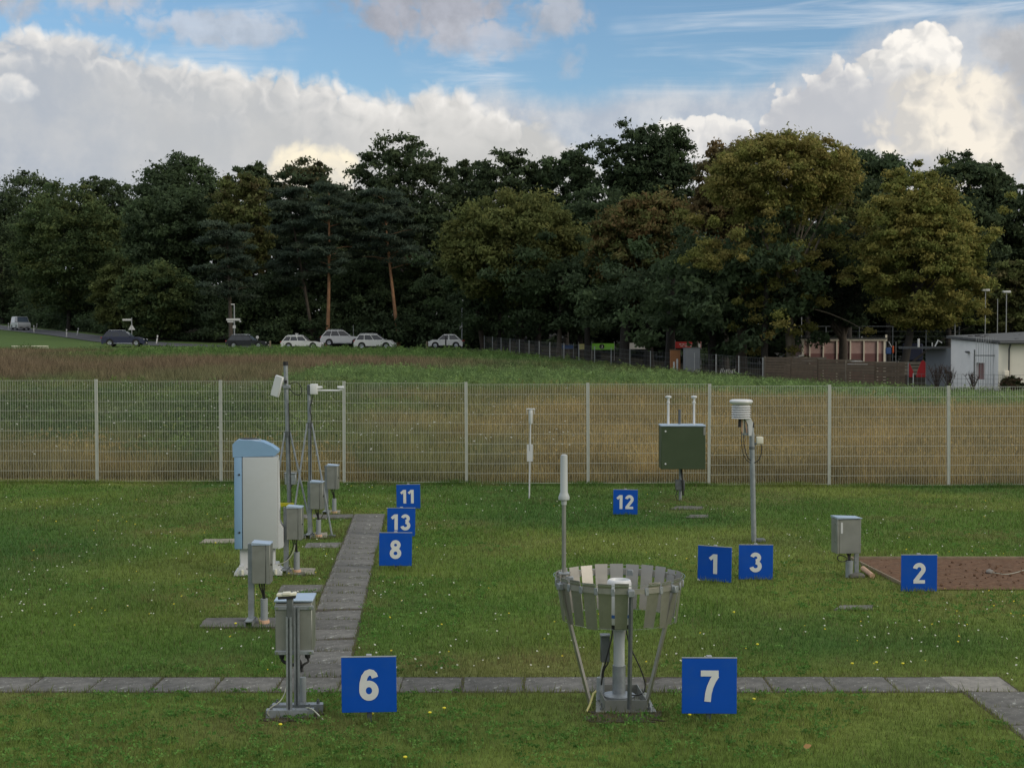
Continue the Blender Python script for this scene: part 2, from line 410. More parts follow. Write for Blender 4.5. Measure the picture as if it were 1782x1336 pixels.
mat('roof_trim', (.075, .080, .082), .7)
mat('board_dark', (.088, .066, .046), .9, 0, .25, 3, .3, 20, rnd=.2)
mat('board_mid', (.16, .14, .11), .9, 0, .2, 3, .3, 20, rnd=.2)
mat('kiosk_frame', (.80, .75, .62), .7, 0, .06, 2)
mat('kiosk_brown', (.46, .31, .285), .5, 0, .15, 1.2, 0, 20, (.25, .14, .12), .5, .7)
mat('kiosk_maroon', (.20, .095, .09), .5, 0, .1, 1)
mat('banner_green', (.18, .50, .05), .6); mat('banner_white', (.55, .56, .54), .6); mat('banner_red', (.48, .04, .035), .6)
mat('banner_blue', (.04, .10, .28), .6); mat('banner_yellow', (.55, .54, .22), .6)
mat('container_grey', (.17, .19, .21), .6, 0, .06, 2); mat('crate_orange', (.26, .11, .04), .7, 0, .1, 3)
mat('red_sheet', (.42, .015, .02), .6); mat('orange', (.60, .10, .02), .5); mat('navy', (.008, .014, .045), .7)
mat('far_pole', (.33, .35, .36), .5, .3); mat('far_white', (.55, .56, .55), .6)
mat('leaf_litter', (.30, .17, .06), .8); mat('twig', (.055, .040, .034), .9)
# ------------------------------------------------------------ ground sheet
def FENCE_Y(X): return 28.75 + 0.035 * np.asarray(X)
def axis(stops):
    o = []
    for a, b, st in stops: o += list(np.arange(a, b, st))
    return np.array(o + [stops[-1][1]])
gx = axis([(-900, -140, 60), (-140, -75, 5), (-75, -20, 1.5), (-20, 20, 1.0), (20, 60, 2), (60, 140, 8), (140, 900, 60)])
gy = axis([(-300, -10, 40), (-10, 8, 3), (8, 32, 1.0), (32, 130, 2.5), (130, 165, 1.0), (165, 260, 1.6), (260, 340, 8), (340, 3000, 130)])
XX, YY = np.meshgrid(gx, gy); ZZ = zg(XX, YY)
V = np.stack([XX, YY, ZZ], -1).reshape(-1, 3); nx, ny = len(gx), len(gy)
i, j = np.meshgrid(np.arange(nx - 1), np.arange(ny - 1)); a = (j * nx + i).ravel()
Fg = np.stack([a, a + 1, a + nx + 1, a + nx], 1)
def meadow_col(X, Y):
    """plant colour of the meadow and lawn by place (linear rgb)"""
    X = np.asarray(X, float); Y = np.asarray(Y, float); n = X.shape
    c = lambda r, g, b: np.broadcast_to(np.array([r, g, b]), n + (3,)).copy()
    f1, f2, f3 = fbm(X, Y * .45, 5, 3), fbm(X, Y * .5, 12, 5), fbm(X, Y, 1.5, 9)
    sage = c(.150, .185, .098)
    green, dkgreen, tan, gold, brown, bright = c(.130, .185, .065), c(.080, .125, .052), c(.265, .215, .100), c(.43, .32, .135), c(.205, .155, .102), c(.155, .235, .092)
    k = lambda m: np.clip(m, 0, 1)[..., None]
    o = green + (dkgreen - green) * k((f1 - .42) * 5)
    o = o + (sage - o) * k((fbm(X, Y * .5, 3.2, 19) - .48) * 6)
    olive = c(.165, .178, .075); o = o + (olive - o) * k((f3 - .5) * 4)
    # dry standing grass: most of the right and centre, patches on the left
    m = sstep(-4.5, 3.5, X + (f2 - .5) * 9 + (Y - 30) * .02) * (1 - sstep(60, 78, Y + (f2 - .5) * 22)) * sstep(.34, .56, f1 * .55 + f2 * .45 + .06 + .012 * np.clip(X, -6, 10))
    m = np.maximum(m, sstep(.52, .62, f1) * (1 - sstep(31, 38, Y)) * .7)
    m = np.maximum(m, sstep(.56, .66, fbm(X, Y * .4, 7, 31)) * .45 * (1 - sstep(60, 75, Y)))
    dry = tan + (gold - tan) * k((f3 - .45) * 4)
    o = o + (dry - o) * k(m * .92)
    # bright band of fresh grass
    y1, y2 = np.interp(X, [-30, -6, 8, 20], [74, 66, 60, 58]), np.interp(X, [-30, -12, 8, 20], [80, 92, 96, 100])
    yy = Y + (f2 - .5) * 22 + (f1 - .5) * 14
    m = sstep(-3, 4, yy - y1) * (1 - sstep(-4, 6, yy - y2)) * sstep(-24, -12, X + (f1 - .5) * 8)
    o = o + (bright - o) * k(m * .9)
    # brown seeded band on the left, behind
    m = sstep(np.where(X < -12, 64, 72), np.where(X < -12, 74, 82), yy) * (1 - sstep(np.where(X < -34, 130, 108), np.where(X < -34, 134, 116), Y + (f1 - .5) * 12)) * (1 - sstep(-9, 3, X + (f2 - .5) * 10 + (Y - 100) * .03)) * (.62 + .38 * sstep(.30, .48, fbm(X, Y * .3, 6, 77)))
    m = np.where(X > -12, m * sstep(86, 96, yy), m)
    o = o + (brown * (.8 + .4 * f3[..., None]) - o) * k(m * .93)
    # strip of green by the cars, mown bank on the hill
    m = sstep(107, 116, Y + (f1 - .5) * 12) * sstep(-42, -32, X)
    o = o + (c(.110, .185, .060) - o) * k(m * .9)
    m = sstep(138, 141, Y) * (1 - sstep(-38, -30, X))
    o = o + (c(.105, .170, .050) - o) * k(m)
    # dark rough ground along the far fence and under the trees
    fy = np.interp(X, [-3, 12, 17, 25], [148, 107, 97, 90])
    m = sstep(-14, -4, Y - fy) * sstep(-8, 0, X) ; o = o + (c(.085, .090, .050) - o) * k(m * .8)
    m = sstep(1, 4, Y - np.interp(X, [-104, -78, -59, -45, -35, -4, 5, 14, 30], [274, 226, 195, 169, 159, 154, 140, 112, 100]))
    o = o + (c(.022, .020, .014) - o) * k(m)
    return o
def lawn_col(X, Y):
    X = np.asarray(X, float); Y = np.asarray(Y, float)
    f1, f2, f3 = fbm(X, Y, 2.4, 41), fbm(X, Y, .55, 43), fbm(X, Y, 6, 47)
    a, b, d, e = np.array([.104, .186, .033]), np.array([.178, .228, .052]), np.array([.066, .144, .030]), np.array([.21, .185, .080])
    k = lambda m: np.clip(m, 0, 1)[..., None]
    o = a + (b - a) * k((f1 - .40) * 4.5); o = o + (d - o) * k((f3 - .50) * 5); o = o * (.75 + .5 * f2[..., None])
    # bleached strip beside the cross path, and scattered dry spots
    dry = sstep(.62, .78, fbm(X, Y, 1.1, 53)) * .45
    dry = np.maximum(dry, np.exp(-((Y - 12.25) / .42) ** 2) * sstep(-1.5, -1.1, X) * (1 - sstep(.3, 1.6, X)) * .85 * sstep(.3, .55, f2 * .6 + f1 * .4))
    dry = np.maximum(dry, np.exp(-((Y - 10.3) / .5) ** 2) * np.exp(-((X + 1.5) / 1.1) ** 2) * .6 * sstep(.35, .6, f2))
    return o + (e - o) * k(dry)
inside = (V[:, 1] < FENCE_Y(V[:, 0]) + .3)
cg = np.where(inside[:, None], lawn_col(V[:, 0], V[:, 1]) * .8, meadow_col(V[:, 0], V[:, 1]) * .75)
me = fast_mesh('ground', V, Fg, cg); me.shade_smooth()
m = bpy.data.materials.new('turf'); m.use_nodes = True; t = m.node_tree; b = t.nodes['Principled BSDF']
at = t.nodes.new('ShaderNodeAttribute'); at.attribute_name = 'col'; g = t.nodes.new('ShaderNodeTexCoord').outputs['Object']
n1 = noise(t, g, 9, 6, .7); n2 = noise(t, g, 1.3, 4, .6)
cc = mixc(t, remap(t, n1, .3, .7, .0, 1), (.55, .55, .5), (1.3, 1.3, 1.25)); cc = mixc(t, 1.0, at.outputs['Color'], cc, 'MULTIPLY')
t.links.new(cc, b.inputs['Base Color']); b.inputs['Roughness'].default_value = .95; b.inputs['Specular IOR Level'].default_value = .1
bn = t.nodes.new('ShaderNodeBump'); bn.inputs['Distance'].default_value = .03; bn.inputs['Strength'].default_value = .6
t.links.new(n1.k, bn.inputs['Height']); t.links.new(bn.outputs[0], b.inputs['Normal']); M['turf'] = m
tag(obj('ground', me, m), kind='structure')

# ------------------------------------------------------------ road with the bend up the hill
def ribbon(pts, wid, lift, n=60):
    """pts: control points (x,y) -> strip laid on the ground"""
    pts = np.array(pts, float); d = np.r_[0, np.cumsum(np.hypot(*np.diff(pts, axis=0).T))]
    tt = np.linspace(0, d[-1], n); c = np.stack([np.interp(tt, d, pts[:, 0]), np.interp(tt, d, pts[:, 1])], 1)
    ker = np.ones(7) / 7
    c[3:-3] = np.stack([np.convolve(c[:, q], ker, 'valid') for q in (0, 1)], 1)
    g_ = np.gradient(c, axis=0); g_ /= np.linalg.norm(g_, axis=1)[:, None]; nr = np.stack([-g_[:, 1], g_[:, 0]], 1)
    Vv = []; k = 5
    for q in range(k):
        off = (q / (k - 1) - .5) * wid; p = c + nr * off
        Vv.append(np.stack([p[:, 0], p[:, 1], zg(p[:, 0], p[:, 1]) + lift], 1))
    Vv = np.stack(Vv, 1).reshape(-1, 3); ff = []
    for a in range(n - 1):
        for q in range(k - 1): ff.append((a * k + q, a * k + q + 1, (a + 1) * k + q + 1, (a + 1) * k + q))
    return Vv, np.array(ff), c
ROADC = [(-122, 305), (-104, 264), (-90, 240), (-78, 219), (-69, 205), (-59, 188), (-50, 172), (-44.5, 162), (-38, 155), (-30, 151.5), (-20, 150), (-8, 150), (6, 151), (14, 153)]
Vr, Fr, cr = ribbon(ROADC, 5.4, .06, 130)
road = tag(obj('road', fast_mesh('road', Vr, Fr), M['asphalt']), kind='structure')
for off, nm in ((-2.45, 'edge_line'), (2.45, 'edge_line')):
    g_ = np.gradient(cr, axis=0); g_ /= np.linalg.norm(g_, axis=1)[:, None]
    Vl, Fl, _ = ribbon(cr[:70] + np.stack([-g_[:, 1], g_[:, 0]], 1)[:70] * off, .16, .075, 80)
    obj(nm, fast_mesh(nm, Vl, Fl), M['road_paint'], road)

# ------------------------------------------------------------ lawn paths of concrete slabs
def slab_mesh(d=.5, h=.05):
    bm = MB(); bm.box((0, 0, 0), (d - .012, d - .012, h), bev=.006)
    return bm
slabs_xy = []   # (x,y,rz) for masking the grass
sm = slab_mesh().build('slab', M['slab']); slab_me = sm.data; bpy.data.objects.remove(sm)
sp = slab_mesh().build('slab', M['slab_pale']); slab_pale_me = sp.data; bpy.data.objects.remove(sp)
def path(name, cells, bed):
    V_, F_ = np.array([(x, y, .0015) for x, y in bed]), np.array([[0, 1, 2, 3]])
    root = tag(obj(name, fast_mesh(name, V_, F_), M['dark_soil']), kind='structure')
    for (x, y, rz, pale) in cells:
        o = obj('slab', slab_pale_me if pale else slab_me, None, root,
                (x + random.uniform(-.006, .006), y + random.uniform(-.005, .005), random.uniform(-.0225, -.0165)),
                (random.uniform(-.008, .008), random.uniform(-.008, .008), rz + random.uniform(-.008, .008)))
        slabs_xy.append((x, y, rz))
    return root
YP = 11.47
path('cross_path', [(-.898 + .2475 + .497 * k, YP, 0, 0) for k in range(-9, 9)] + [(3.79, YP + .01, -.02, 1)], [(-5.4, YP - .27), (4.05, YP - .27), (4.05, YP + .27), (-5.4, YP + .27)])
A_, B_ = np.array([-1.63, 11.98]), np.array([-2.32, 23.1]); dirv = (B_ - A_) / np.linalg.norm(B_ - A_); rzp = math.atan2(dirv[1], dirv[0]) - math.pi / 2
nrm = np.array([-dirv[1], dirv[0]]); cells = []
for k in range(23):
    q = A_ + dirv * (.497 * k); cells.append((q[0], q[1], rzp, 0))
for q in ((.505, 0), (1.0, 0)):
    e_ = A_ + dirv * .497 * 22 + nrm * q[0]; cells.append((e_[0], e_[1], rzp, 0))
for kk in (15.3, 8.2):
    e_ = A_ + dirv * .497 * kk + nrm * .505; cells.append((e_[0], e_[1], rzp, 0))
path('garden_path', cells, [tuple(A_ - dirv * .25 - nrm * .26), tuple(A_ - dirv * .25 + nrm * .26), tuple(B_ + nrm * .26), tuple(B_ - nrm * .26)])
path('side_path', [(3.84, YP - .50 - .497 * k, 0, 0) for k in range(8)], [(3.57, 7.2), (4.11, 7.2), (4.11, YP - .26), (3.57, YP - .26)])

# bare soil plot with timber edging on the right
a1, a2, a3, a4 = G(1480, 974), G(1990, 974), G(1990, 1027), G(1585, 1027)
bm = MB(); n_ = 26; pts = [[None] * 9 for _ in range(n_)]
for p_ in range(n_):
    for q_ in range(9):
        l, r_ = a4.lerp(a1, q_ / 8), a3.lerp(a2, q_ / 8); c_ = l.lerp(r_, p_ / (n_ - 1)); c_.z += .012 + random.uniform(0, .022) * (0 < q_ < 8)
        pts[p_][q_] = bm.bm.verts.new(c_)
for p_ in range(n_ - 1):
    for q_ in range(8): bm.bm.faces.new((pts[p_][q_], pts[p_ + 1][q_], pts[p_ + 1][q_ + 1], pts[p_][q_ + 1]))
plot = tag(bm.build('soil_bed', M['soil']), kind='structure')
for (p0, p1) in ((a1, a2), (a1, a4)):
    bm = MB(); d_ = (p1 - p0); L_ = d_.length; ang = math.atan2(d_.y, d_.x)
    bm.box((0, 0, 0), (L_, .022, .05), bev=.004); bm.build('edging_board', M['timber'], plot, loc=((p0 + p1) / 2 + Vector((0, 0, .02))), rot=(0, 0, ang))
bm = MB()
for _ in range(240):
    p_ = a4.lerp(a1, random.random()).lerp(a3.lerp(a2, random.random()), random.random()); r_ = random.uniform(.004, .014)
    bm.box(p_ + Vector((0, 0, .03)), (r_ * 2, r_ * 1.6, r_ * 1.3), Matrix.Rotation(random.random() * 3, 3, 'Z') @ Matrix.Rotation(random.random(), 3, 'X'))
tag(bm.build('soil_clod', M['soil'], plot), kind='stuff')
# ------------------------------------------------------------ double-rod wire fence behind the lawn
fence = thing('wire_fence', 'long pale galvanised double-rod wire fence between the mown lawn and the meadow', 'fence')
post_px = [166, 386, 602, 813, 1023, 1232, 1443, 1655]
px0 = [P(x, 835, 28.7).x for x in post_px]; stepm = 2.465
xs = [1.545 + stepm * k for k in range(-8, 7)]
PH, PANH = 2.06, 2.02
bm = MB(); bm.box((0, 0, PH / 2 - .05), (.06, .045, PH + .1), bev=.004); bm.box((0, 0, PH + .004), (.064, .05, .012), bev=.003)
o = bm.build('post', M['fence_post']); post_me = o.data; bpy.data.objects.remove(o)
Wp = stepm - .055
vr, fr = [], []
nv = 50
for k in range(nv):
    x = -Wp / 2 + Wp * k / (nv - 1); r_ = .0020
    b0 = len(vr); vr += [(x - r_, -r_, .0), (x + r_, -r_, .0), (x + r_, r_, .0), (x - r_, r_, .0), (x - r_, -r_, PANH), (x + r_, -r_, PANH), (x + r_, r_, PANH), (x - r_, r_, PANH)]
    fr += [tuple(b0 + q for q in f_) for f_ in ((0, 1, 5, 4), (1, 2, 6, 5), (2, 3, 7, 6), (3, 0, 4, 7), (4, 5, 6, 7))]
panel_me = fast_mesh('panel', np.array(vr), np.array(fr))
bm = MB(); bm.box((0, -.008, 0), (Wp, .006, .0065)); bm.box((0, .0075, 0), (Wp, .006, .0065)); o = bm.build('horizontal_rod', M['fence_wire']); rod_me = o.data; bpy.data.objects.remove(o)
for k, x in enumerate(xs):
    y = float(FENCE_Y(x)); z = float(zg(x, y))
    obj('post', post_me, None, fence, (x, y, z), (random.uniform(-.008, .008), random.uniform(-.009, .004), .035))
    if k + 1 < len(xs):
        xm = x + stepm / 2; ym = float(FENCE_Y(xm)); zm = float(zg(xm, ym)) + .03 + random.uniform(-.015, .02)
        pn = obj('panel', panel_me, M['fence_wire'], fence, (xm, ym - .03, zm), (random.uniform(-.006, .006), random.uniform(-.004, .004), .035 + random.uniform(-.006, .006)))
        for r_ in range(11): obj('horizontal_rod', rod_me, None, pn, (0, 0, .012 + r_ * .2))

# ------------------------------------------------------------ numerals for the signs (stroked, bold)
def arc(cx, cy, rx, ry, a0, a1, n=18):
    return [(cx + rx * math.cos(R(a0 + (a1 - a0) * k / n)), cy + ry * math.sin(R(a0 + (a1 - a0) * k / n))) for k in range(n + 1)]
def strokes(d):
    """centre lines in a box 0..0.62 x 0..1, stroke half width .095"""
    T = .104
    if d == '1': return [([(.36, 0), (.36, 1)], T), ([(.30, .93), (.08, .735)], .09)]
    if d == '2': return [(arc(.31, .70, .205, .21, 172, -28) + [(.11, .10)], T), ([(.03, .085), (.59, .085)], .085)]
    if d == '3': return [(arc(.29, .735, .185, .172, 165, -88), .097), (arc(.29, .295, .215, .205, 88, -168), T)]
    if d == '6': return [(arc(.31, .315, .205, .22, 0, 360, 30), T), (arc(.345, .56, .245, .36, 180, 128, 8)[:0] + [(.103, .32), (.115, .55), (.17, .76), (.25, .875), (.34, .905), (.42, .885), (.475, .83), (.505, .735)], T)]
    if d == '7': return [([(.03, .905), (.60, .905)], .095), ([(.53, .85), (.42, .68), (.33, .47), (.275, .25), (.25, 0)], T)]
    if d == '8': return [(arc(.31, .735, .175, .170, 0, 360, 28), .097), (arc(.31, .29, .205, .20, 0, 360, 30), T)]
def numeral(parent, d, x, z, h, y):
    bm = MB()
    for li, (ln, t) in enumerate(strokes(d)):
        P_ = [Vector((a, b)) for a, b in ln]; closed = (P_[0] - P_[-1]).length < 1e-4; k = len(P_); L_, Rr = [], []
        for i_ in range(k):
            if closed: a_, b_ = P_[(i_ - 1) % (k - 1)], P_[(i_ + 1) % (k - 1)]
            else: a_, b_ = P_[max(i_ - 1, 0)], P_[min(i_ + 1, k - 1)]
            tt = (b_ - a_).normalized(); nn_ = Vector((-tt.y, tt.x)); L_.append(P_[i_] + nn_ * t); Rr.append(P_[i_] - nn_ * t)
        yy = y - .0015 - .0005 * li
        for i_ in range(k - 1):
            bm.poly([(x + q.x * h, yy, z + q.y * h) for q in (Rr[i_], Rr[i_ + 1], L_[i_ + 1], L_[i_])])
    bmesh.ops.remove_doubles(bm.bm, verts=bm.bm.verts[:], dist=1e-5)
    r = bmesh.ops.extrude_face_region(bm.bm, geom=bm.bm.faces[:])
    bmesh.ops.translate(bm.bm, verts=[q for q in r['geom'] if isinstance(q, bmesh.types.BMVert)], vec=(0, -.0008, 0))
    return bm.build('numeral', M['sign_white'], parent, 20)
def sign(num, cx, by, x0, x1, ytop, ybot, label, rz=0.0, tilt=0.0):
    a = At(cx, by); W_, Hh = .40, .405
    zc = (a.z(ytop) + a.z(ybot)) / 2; zc = max(zc, Hh / 2 + .005)
    s_ = thing('number_sign', label, 'sign', a.o, rz, 'blue numbered signs on the lawn')
    bm = MB(); bm.box((0, 0, zc), (W_, .014, Hh), bev=.002); bm.build('board', M['sign_blue'], s_)
    bm = MB()
    bm.box((0, .001, zc + Hh / 2 + .0025), (W_ + .004, .018, .005)); bm.build('top_edge', M['sign_edge'], s_)
    bm = MB(); bm.box((0, .024, (zc + .1) / 2 - .06), (.035, .03, zc + .1 + .12), bev=.003); bm.build('post', M['sign_post'], s_)
    bm = MB(); bm.box((0, .024, zc + Hh / 2 + .006), (.04, .035, .018), bev=.003); bm.build('post_cap', M['sign_edge'], s_)
    hN = .228; wd = {'1': .50}.get(num, .62); tot = sum({'1': .56}.get(c, .66) for c in num) * hN - .04 * hN
    x = -tot / 2
    if num == '1': x = -.36 * hN + .01
    for c in num:
        numeral(s_, c, x - (.02 if c == '1' and len(num) > 1 else 0), zc - hN / 2, hN, -.0075); x += {'1': .56}.get(c, .66) * hN
    s_.rotation_euler = (random.uniform(-.015, .015), tilt, rz); return s_
sign('6', 643, 1256, 596, 691, 1141, 1238, 'big blue square sign with a white 6 where the two paths cross', .03, -.010)
sign('7', 1234, 1256, 1187, 1281, 1144, 1240, 'big blue square sign with a white 7 right of the ring wind shield', .0, .004)
sign('8', 688, 991, 659, 717, 926, 984, 'blue square sign with a white 8, in front of the 13', .05, .012)
sign('13', 698, 935, 674, 722, 884, 932, 'blue square sign with a white 13, half behind the 8', .05, 0.01)
sign('11', 711, 888, 690, 733, 842, 885, 'blue square sign with a white 11, hindmost beside the path end', .04, -.012)
sign('12', 1088, 897, 1067, 1110, 852, 894, 'blue square sign with a white 12 in front of the green cabinet', .0, .012)
sign('1', 1243, 1013, 1217, 1270, 951, 1010, 'blue square sign with a white 1 and a chipped corner, left of the 3', -.40, .015)
s1 = C.objects[[o_.name for o_ in C.objects if o_.name.startswith('number_sign')][-1]]
bm = MB(); bm.prism([(-.2, .012), (-.165, .010), (-.178, .022), (-.186, .03), (-.2, .034)], -.0092, -.0072); bm.build('chipped_corner', M['sign_white'], s1)
sign('3', 1315, 1009, 1286, 1344, 948, 1007, 'blue square sign with a white 3 at the thermometer mast', .0, .006)
sign('2', 1599, 1030, 1568, 1631, 966, 1027, 'blue square sign with a white 2 before the bare soil bed', .0, .0)

# ------------------------------------------------------------ grey cabinets on posts along the path
def cable(parent, pts, r=.006, m='cable', name='cable'):
    bm = MB(); bm.tube(pts, r, 6); return bm.build(name, M[m], parent, 80)
def cabinet(bx, by, label, rz):
    a = At(bx, by); t_ = thing('equipment_cabinet', label, 'cabinet', a.o, rz, 'grey cabinets on posts beside the path')
    # U-profile post at the left, box hung on it, door to the right
    bm = MB(); bm.box((-.085, .0, .40), (.055, .012, .80)); bm.box((-.1065, .026, .40), (.012, .04, .80)); bm.box((-.0635, .026, .40), (.012, .04, .80)); bm.build('post', M['galv'], t_)
    bm = MB(); bm.box((.005, .01, .605), (.135, .20, .375), bev=.004); bx_ = bm.build('box', M['stainless'], t_)
    bm = MB(); bm.box((.0955, .01, .605), (.042, .21, .385), bev=.004); dr = bm.build('door', M['stainless'], t_)
    bm = MB(); bm.tube([(.117, -.05, .60), (.126, -.05, .60)], .010, 8); bm.build('lock', M['plastic_dark'], dr)
    bm = MB(); bm.prism([(-.065, .796), (.120, .796), (.120, .806), (-.065, .822)], -.097, .122); bm.build('lid', M['sky_tint'], t_)
    bm = MB(); bm.tube([(.045, .0, -.02), (.045, .0, .255)], .036, 14); bm.build('conduit', M['pvc'], t_)
    bm = MB(); bm.lathe([(.052, -.01), (.052, .035), (.048, .045), (.038, .045)], 16, (.045, 0, 0)); bm.build('clay_collar', M['clay'], t_)
    bm = MB()
    for s_ in (-1, 1): bm.box((-.085 + s_ * .034, -.05, .032), (.008, .26, .064))
    bm.box((-.085, -.05, .06), (.076, .26, .008)); bm.build('foot_channel', M['galv'], t_)
    for q in range(3):
        x = .0 + .025 * q; cable(t_, bez((x, -.02, .42), (x, -.03, .35), (.04, -.01, .33), (.035 + .01 * q, 0, .24), 8), .007)
    cable(t_, bez((-.03, -.06, .42), (-.04, -.08, .25), (-.03, -.06, .12), (.02, -.06, .0), 8), .004, 'cable_green', 'earth_wire')
    return t_
c1 = cabinet(452, 1086, 'nearest grey cabinet on a post, lowest beside the path behind the twin-channel stand', .04)
cabinet(510, 997, 'grey cabinet on a post just right of the blue and white ceilometer', .02)
cabinet(549, 935, 'grey cabinet on a post at the foot of the optical sensor mast', .0)
cabinet(577, 894, 'hindmost grey cabinet on a post at the far end of the path', -.02)
# concrete footings
def pad(x0, x1, y0, y1, label, m='concrete', name='concrete_footing'):
    p = [G(x0, y1), G(x1, y1), G(x1, y0), G(x0 + 12, y0)]; rough_ = m == 'dark_soil'
    bm = MB(); z0 = .016 if not rough_ else .008; ring = []
    for k in range(4):
        for q_ in range(7):
            c_ = p[k].lerp(p[(k + 1) % 4], q_ / 7); j_ = (.05 if rough_ else .010)
            if rough_ and q_ == 0: c_ = c_.lerp((p[0] + p[2]) / 2, .3)
            ring.append(c_ + Vector((random.uniform(-j_, j_), random.uniform(-j_, j_), 0)))
    top = [bm.bm.verts.new((q.x, q.y, q.z + z0 + random.uniform(-.004, .004))) for q in ring]; bot = [bm.bm.verts.new((q.x, q.y, q.z - .12)) for q in ring]
    bm.bm.faces.new(top); n_ = len(ring)
    for k in range(n_): bm.bm.faces.new((bot[k], bot[(k + 1) % n_], top[(k + 1) % n_], top[k]))
    if not rough_: PADS.append((min(q.x for q in p), max(q.x for q in p), min(q.y for q in p), max(q.y for q in p)))
    return tag(bm.build(name, M[m]), label, 'footing', 'concrete footings in the lawn')
PADS = []
pad(346, 480, 1077, 1093, 'mossy concrete footing under the nearest grey cabinet on a post')
pad(478, 548, 990, 1001, 'concrete footing under the cabinet right of the ceilometer', 'concrete_pale')
pad(528, 570, 928, 937, 'concrete footing under the cabinet at the sensor mast', 'concrete_pale')
pad(556, 592, 889, 895, 'concrete footing under the hindmost cabinet', 'concrete_pale')
pad(345, 412, 939, 946, 'pale concrete slab in the lawn left of the ceilometer', 'concrete_pale')
pad(1452, 1518, 1055, 1062, 'dark flat cover in the lawn in front of the number 2 sign', 'slab', 'ground_cover_plate')
pad(1190, 1232, 897, 902, 'flat concrete cover in the lawn right of the number 12 sign', 'concrete', 'ground_cover_plate')
pad(1165, 1222, 882, 887, 'concrete footing under the green cabinet', 'concrete')
pad(1022, 1150, 1236, 1258, 'patch of bare crumbly earth under the ring wind shield', 'dark_soil')
pad(452, 556, 1230, 1256, 'patch of bare dark earth under the twin-channel stand', 'dark_soil')
pad(418, 530, 993, 1002, 'concrete footing under the blue and white ceilometer', 'concrete')

# ------------------------------------------------------------ ceilometer
a = At(452, 999); t_ = thing('ceilometer', 'tall blue and white ceilometer cabinet with slanted blue hood', 'instrument', a.o, .10)
X, Z = a.x, a.z; D_ = .40
yl, zb_, zt_ = -.19, Z(951), Z(792)
def out_(pts): return [(X(p), Z(q)) for p, q in pts]
bm = MB(); bm.box(((X(411) + X(424.5)) / 2, 0, (zb_ + zt_) / 2), (X(424.5) - X(411), .36, zt_ - zb_), bev=.012, seg=2); bm.build('blue_side', M['case_blue'], t_)
for yy in (822, 922):
    bm = MB(); bm.tube([(X(419.8), -.178, Z(yy)), (X(419.8), -.189, Z(yy))], .012, 12); bm.build('screw_plug', M['black'], t_)
bm = MB(); bm.box(((X(425.2) + X(485)) / 2, 0, (zb_ + zt_) / 2), (X(485) - X(425.2), .37, zt_ - zb_), bev=.014, seg=2); bm.build('front_panel', M['panel_grey'], t_)
bm = MB(); bm.prism(out_([(485.3, 952), (494, 949), (493.5, 917), (489, 911), (487, 905), (485.3, 800)]), -.165, .17); bm.build('rear_bulge', M['white_paint'], t_)
hood = out_([(409, 792), (408.5, 770), (413, 765), (420, 762.5), (440, 763), (460, 766), (475, 773), (486, 781), (486.5, 785), (480, 790.5)])
bm = MB(); k = len(hood); hs = [(x * .985 + X(452) * .015, z - (.012 if z > Z(780) else 0)) for x, z in hood]
bm.prism(hood, -.175, .175); bm.prism(hood, -.197, -.175, inset1=hood) if False else None
hd_ = bm.build('hood', M['case_blue'], t_, 30)
bm = MB(); bm.lathe([(.115, 0), (.115, .008), (.10, .010), (.09, .002), (.02, .001)], 24); bm.build('lens_window', M['black'], hd_, loc=(X(436), .0, Z(762.4)), rot=(0, .02, 0))
bm = MB(); bm.lathe([(.135, -.02), (.135, .004), (.118, .006), (.116, -.01)], 24); bm.build('lens_rim', M['sky_tint'], hd_, loc=(X(436), .0, Z(763)), rot=(0, .02, 0))
for x in (428.5, 474):
    bm = MB(); bm.box((X(x), 0, (zb_ + Z(985)) / 2), (.13 if x < 450 else .07, .2, zb_ - Z(985) + .02), bev=.01); bm.build('leg', M['white_paint'], t_)
for x in (423, 480):
    bm = MB(); bm.prism([(X(x) - .09, .015), (X(x) + .09, .015), (X(x) + .085, .05), (X(x) + .05, .075), (X(x) + .03, .13), (X(x) - .03, .13), (X(x) - .05, .075), (X(x) - .085, .05)], -.19, .19); ft = bm.build('foot', M['white_paint'], t_, 30)
    bm = MB(); bm.lathe([(.016, .03), (.016, .085), (.008, .09)], 10, (X(x) + .01, -.20, 0)); bm.build('bolt', M['cream_plastic'], ft)
cable(t_, bez((X(474), -.1, Z(981)), (X(490), -.1, Z(984)), (X(504), -.1, Z(975)), (X(512), -.1, Z(946)), 12), .006)
cable(t_, bez((X(474), -.12, Z(980)), (X(495), -.12, Z(982)), (X(512), -.12, Z(968)), (X(514), -.12, Z(946)), 12), .006, 'cable_pale')

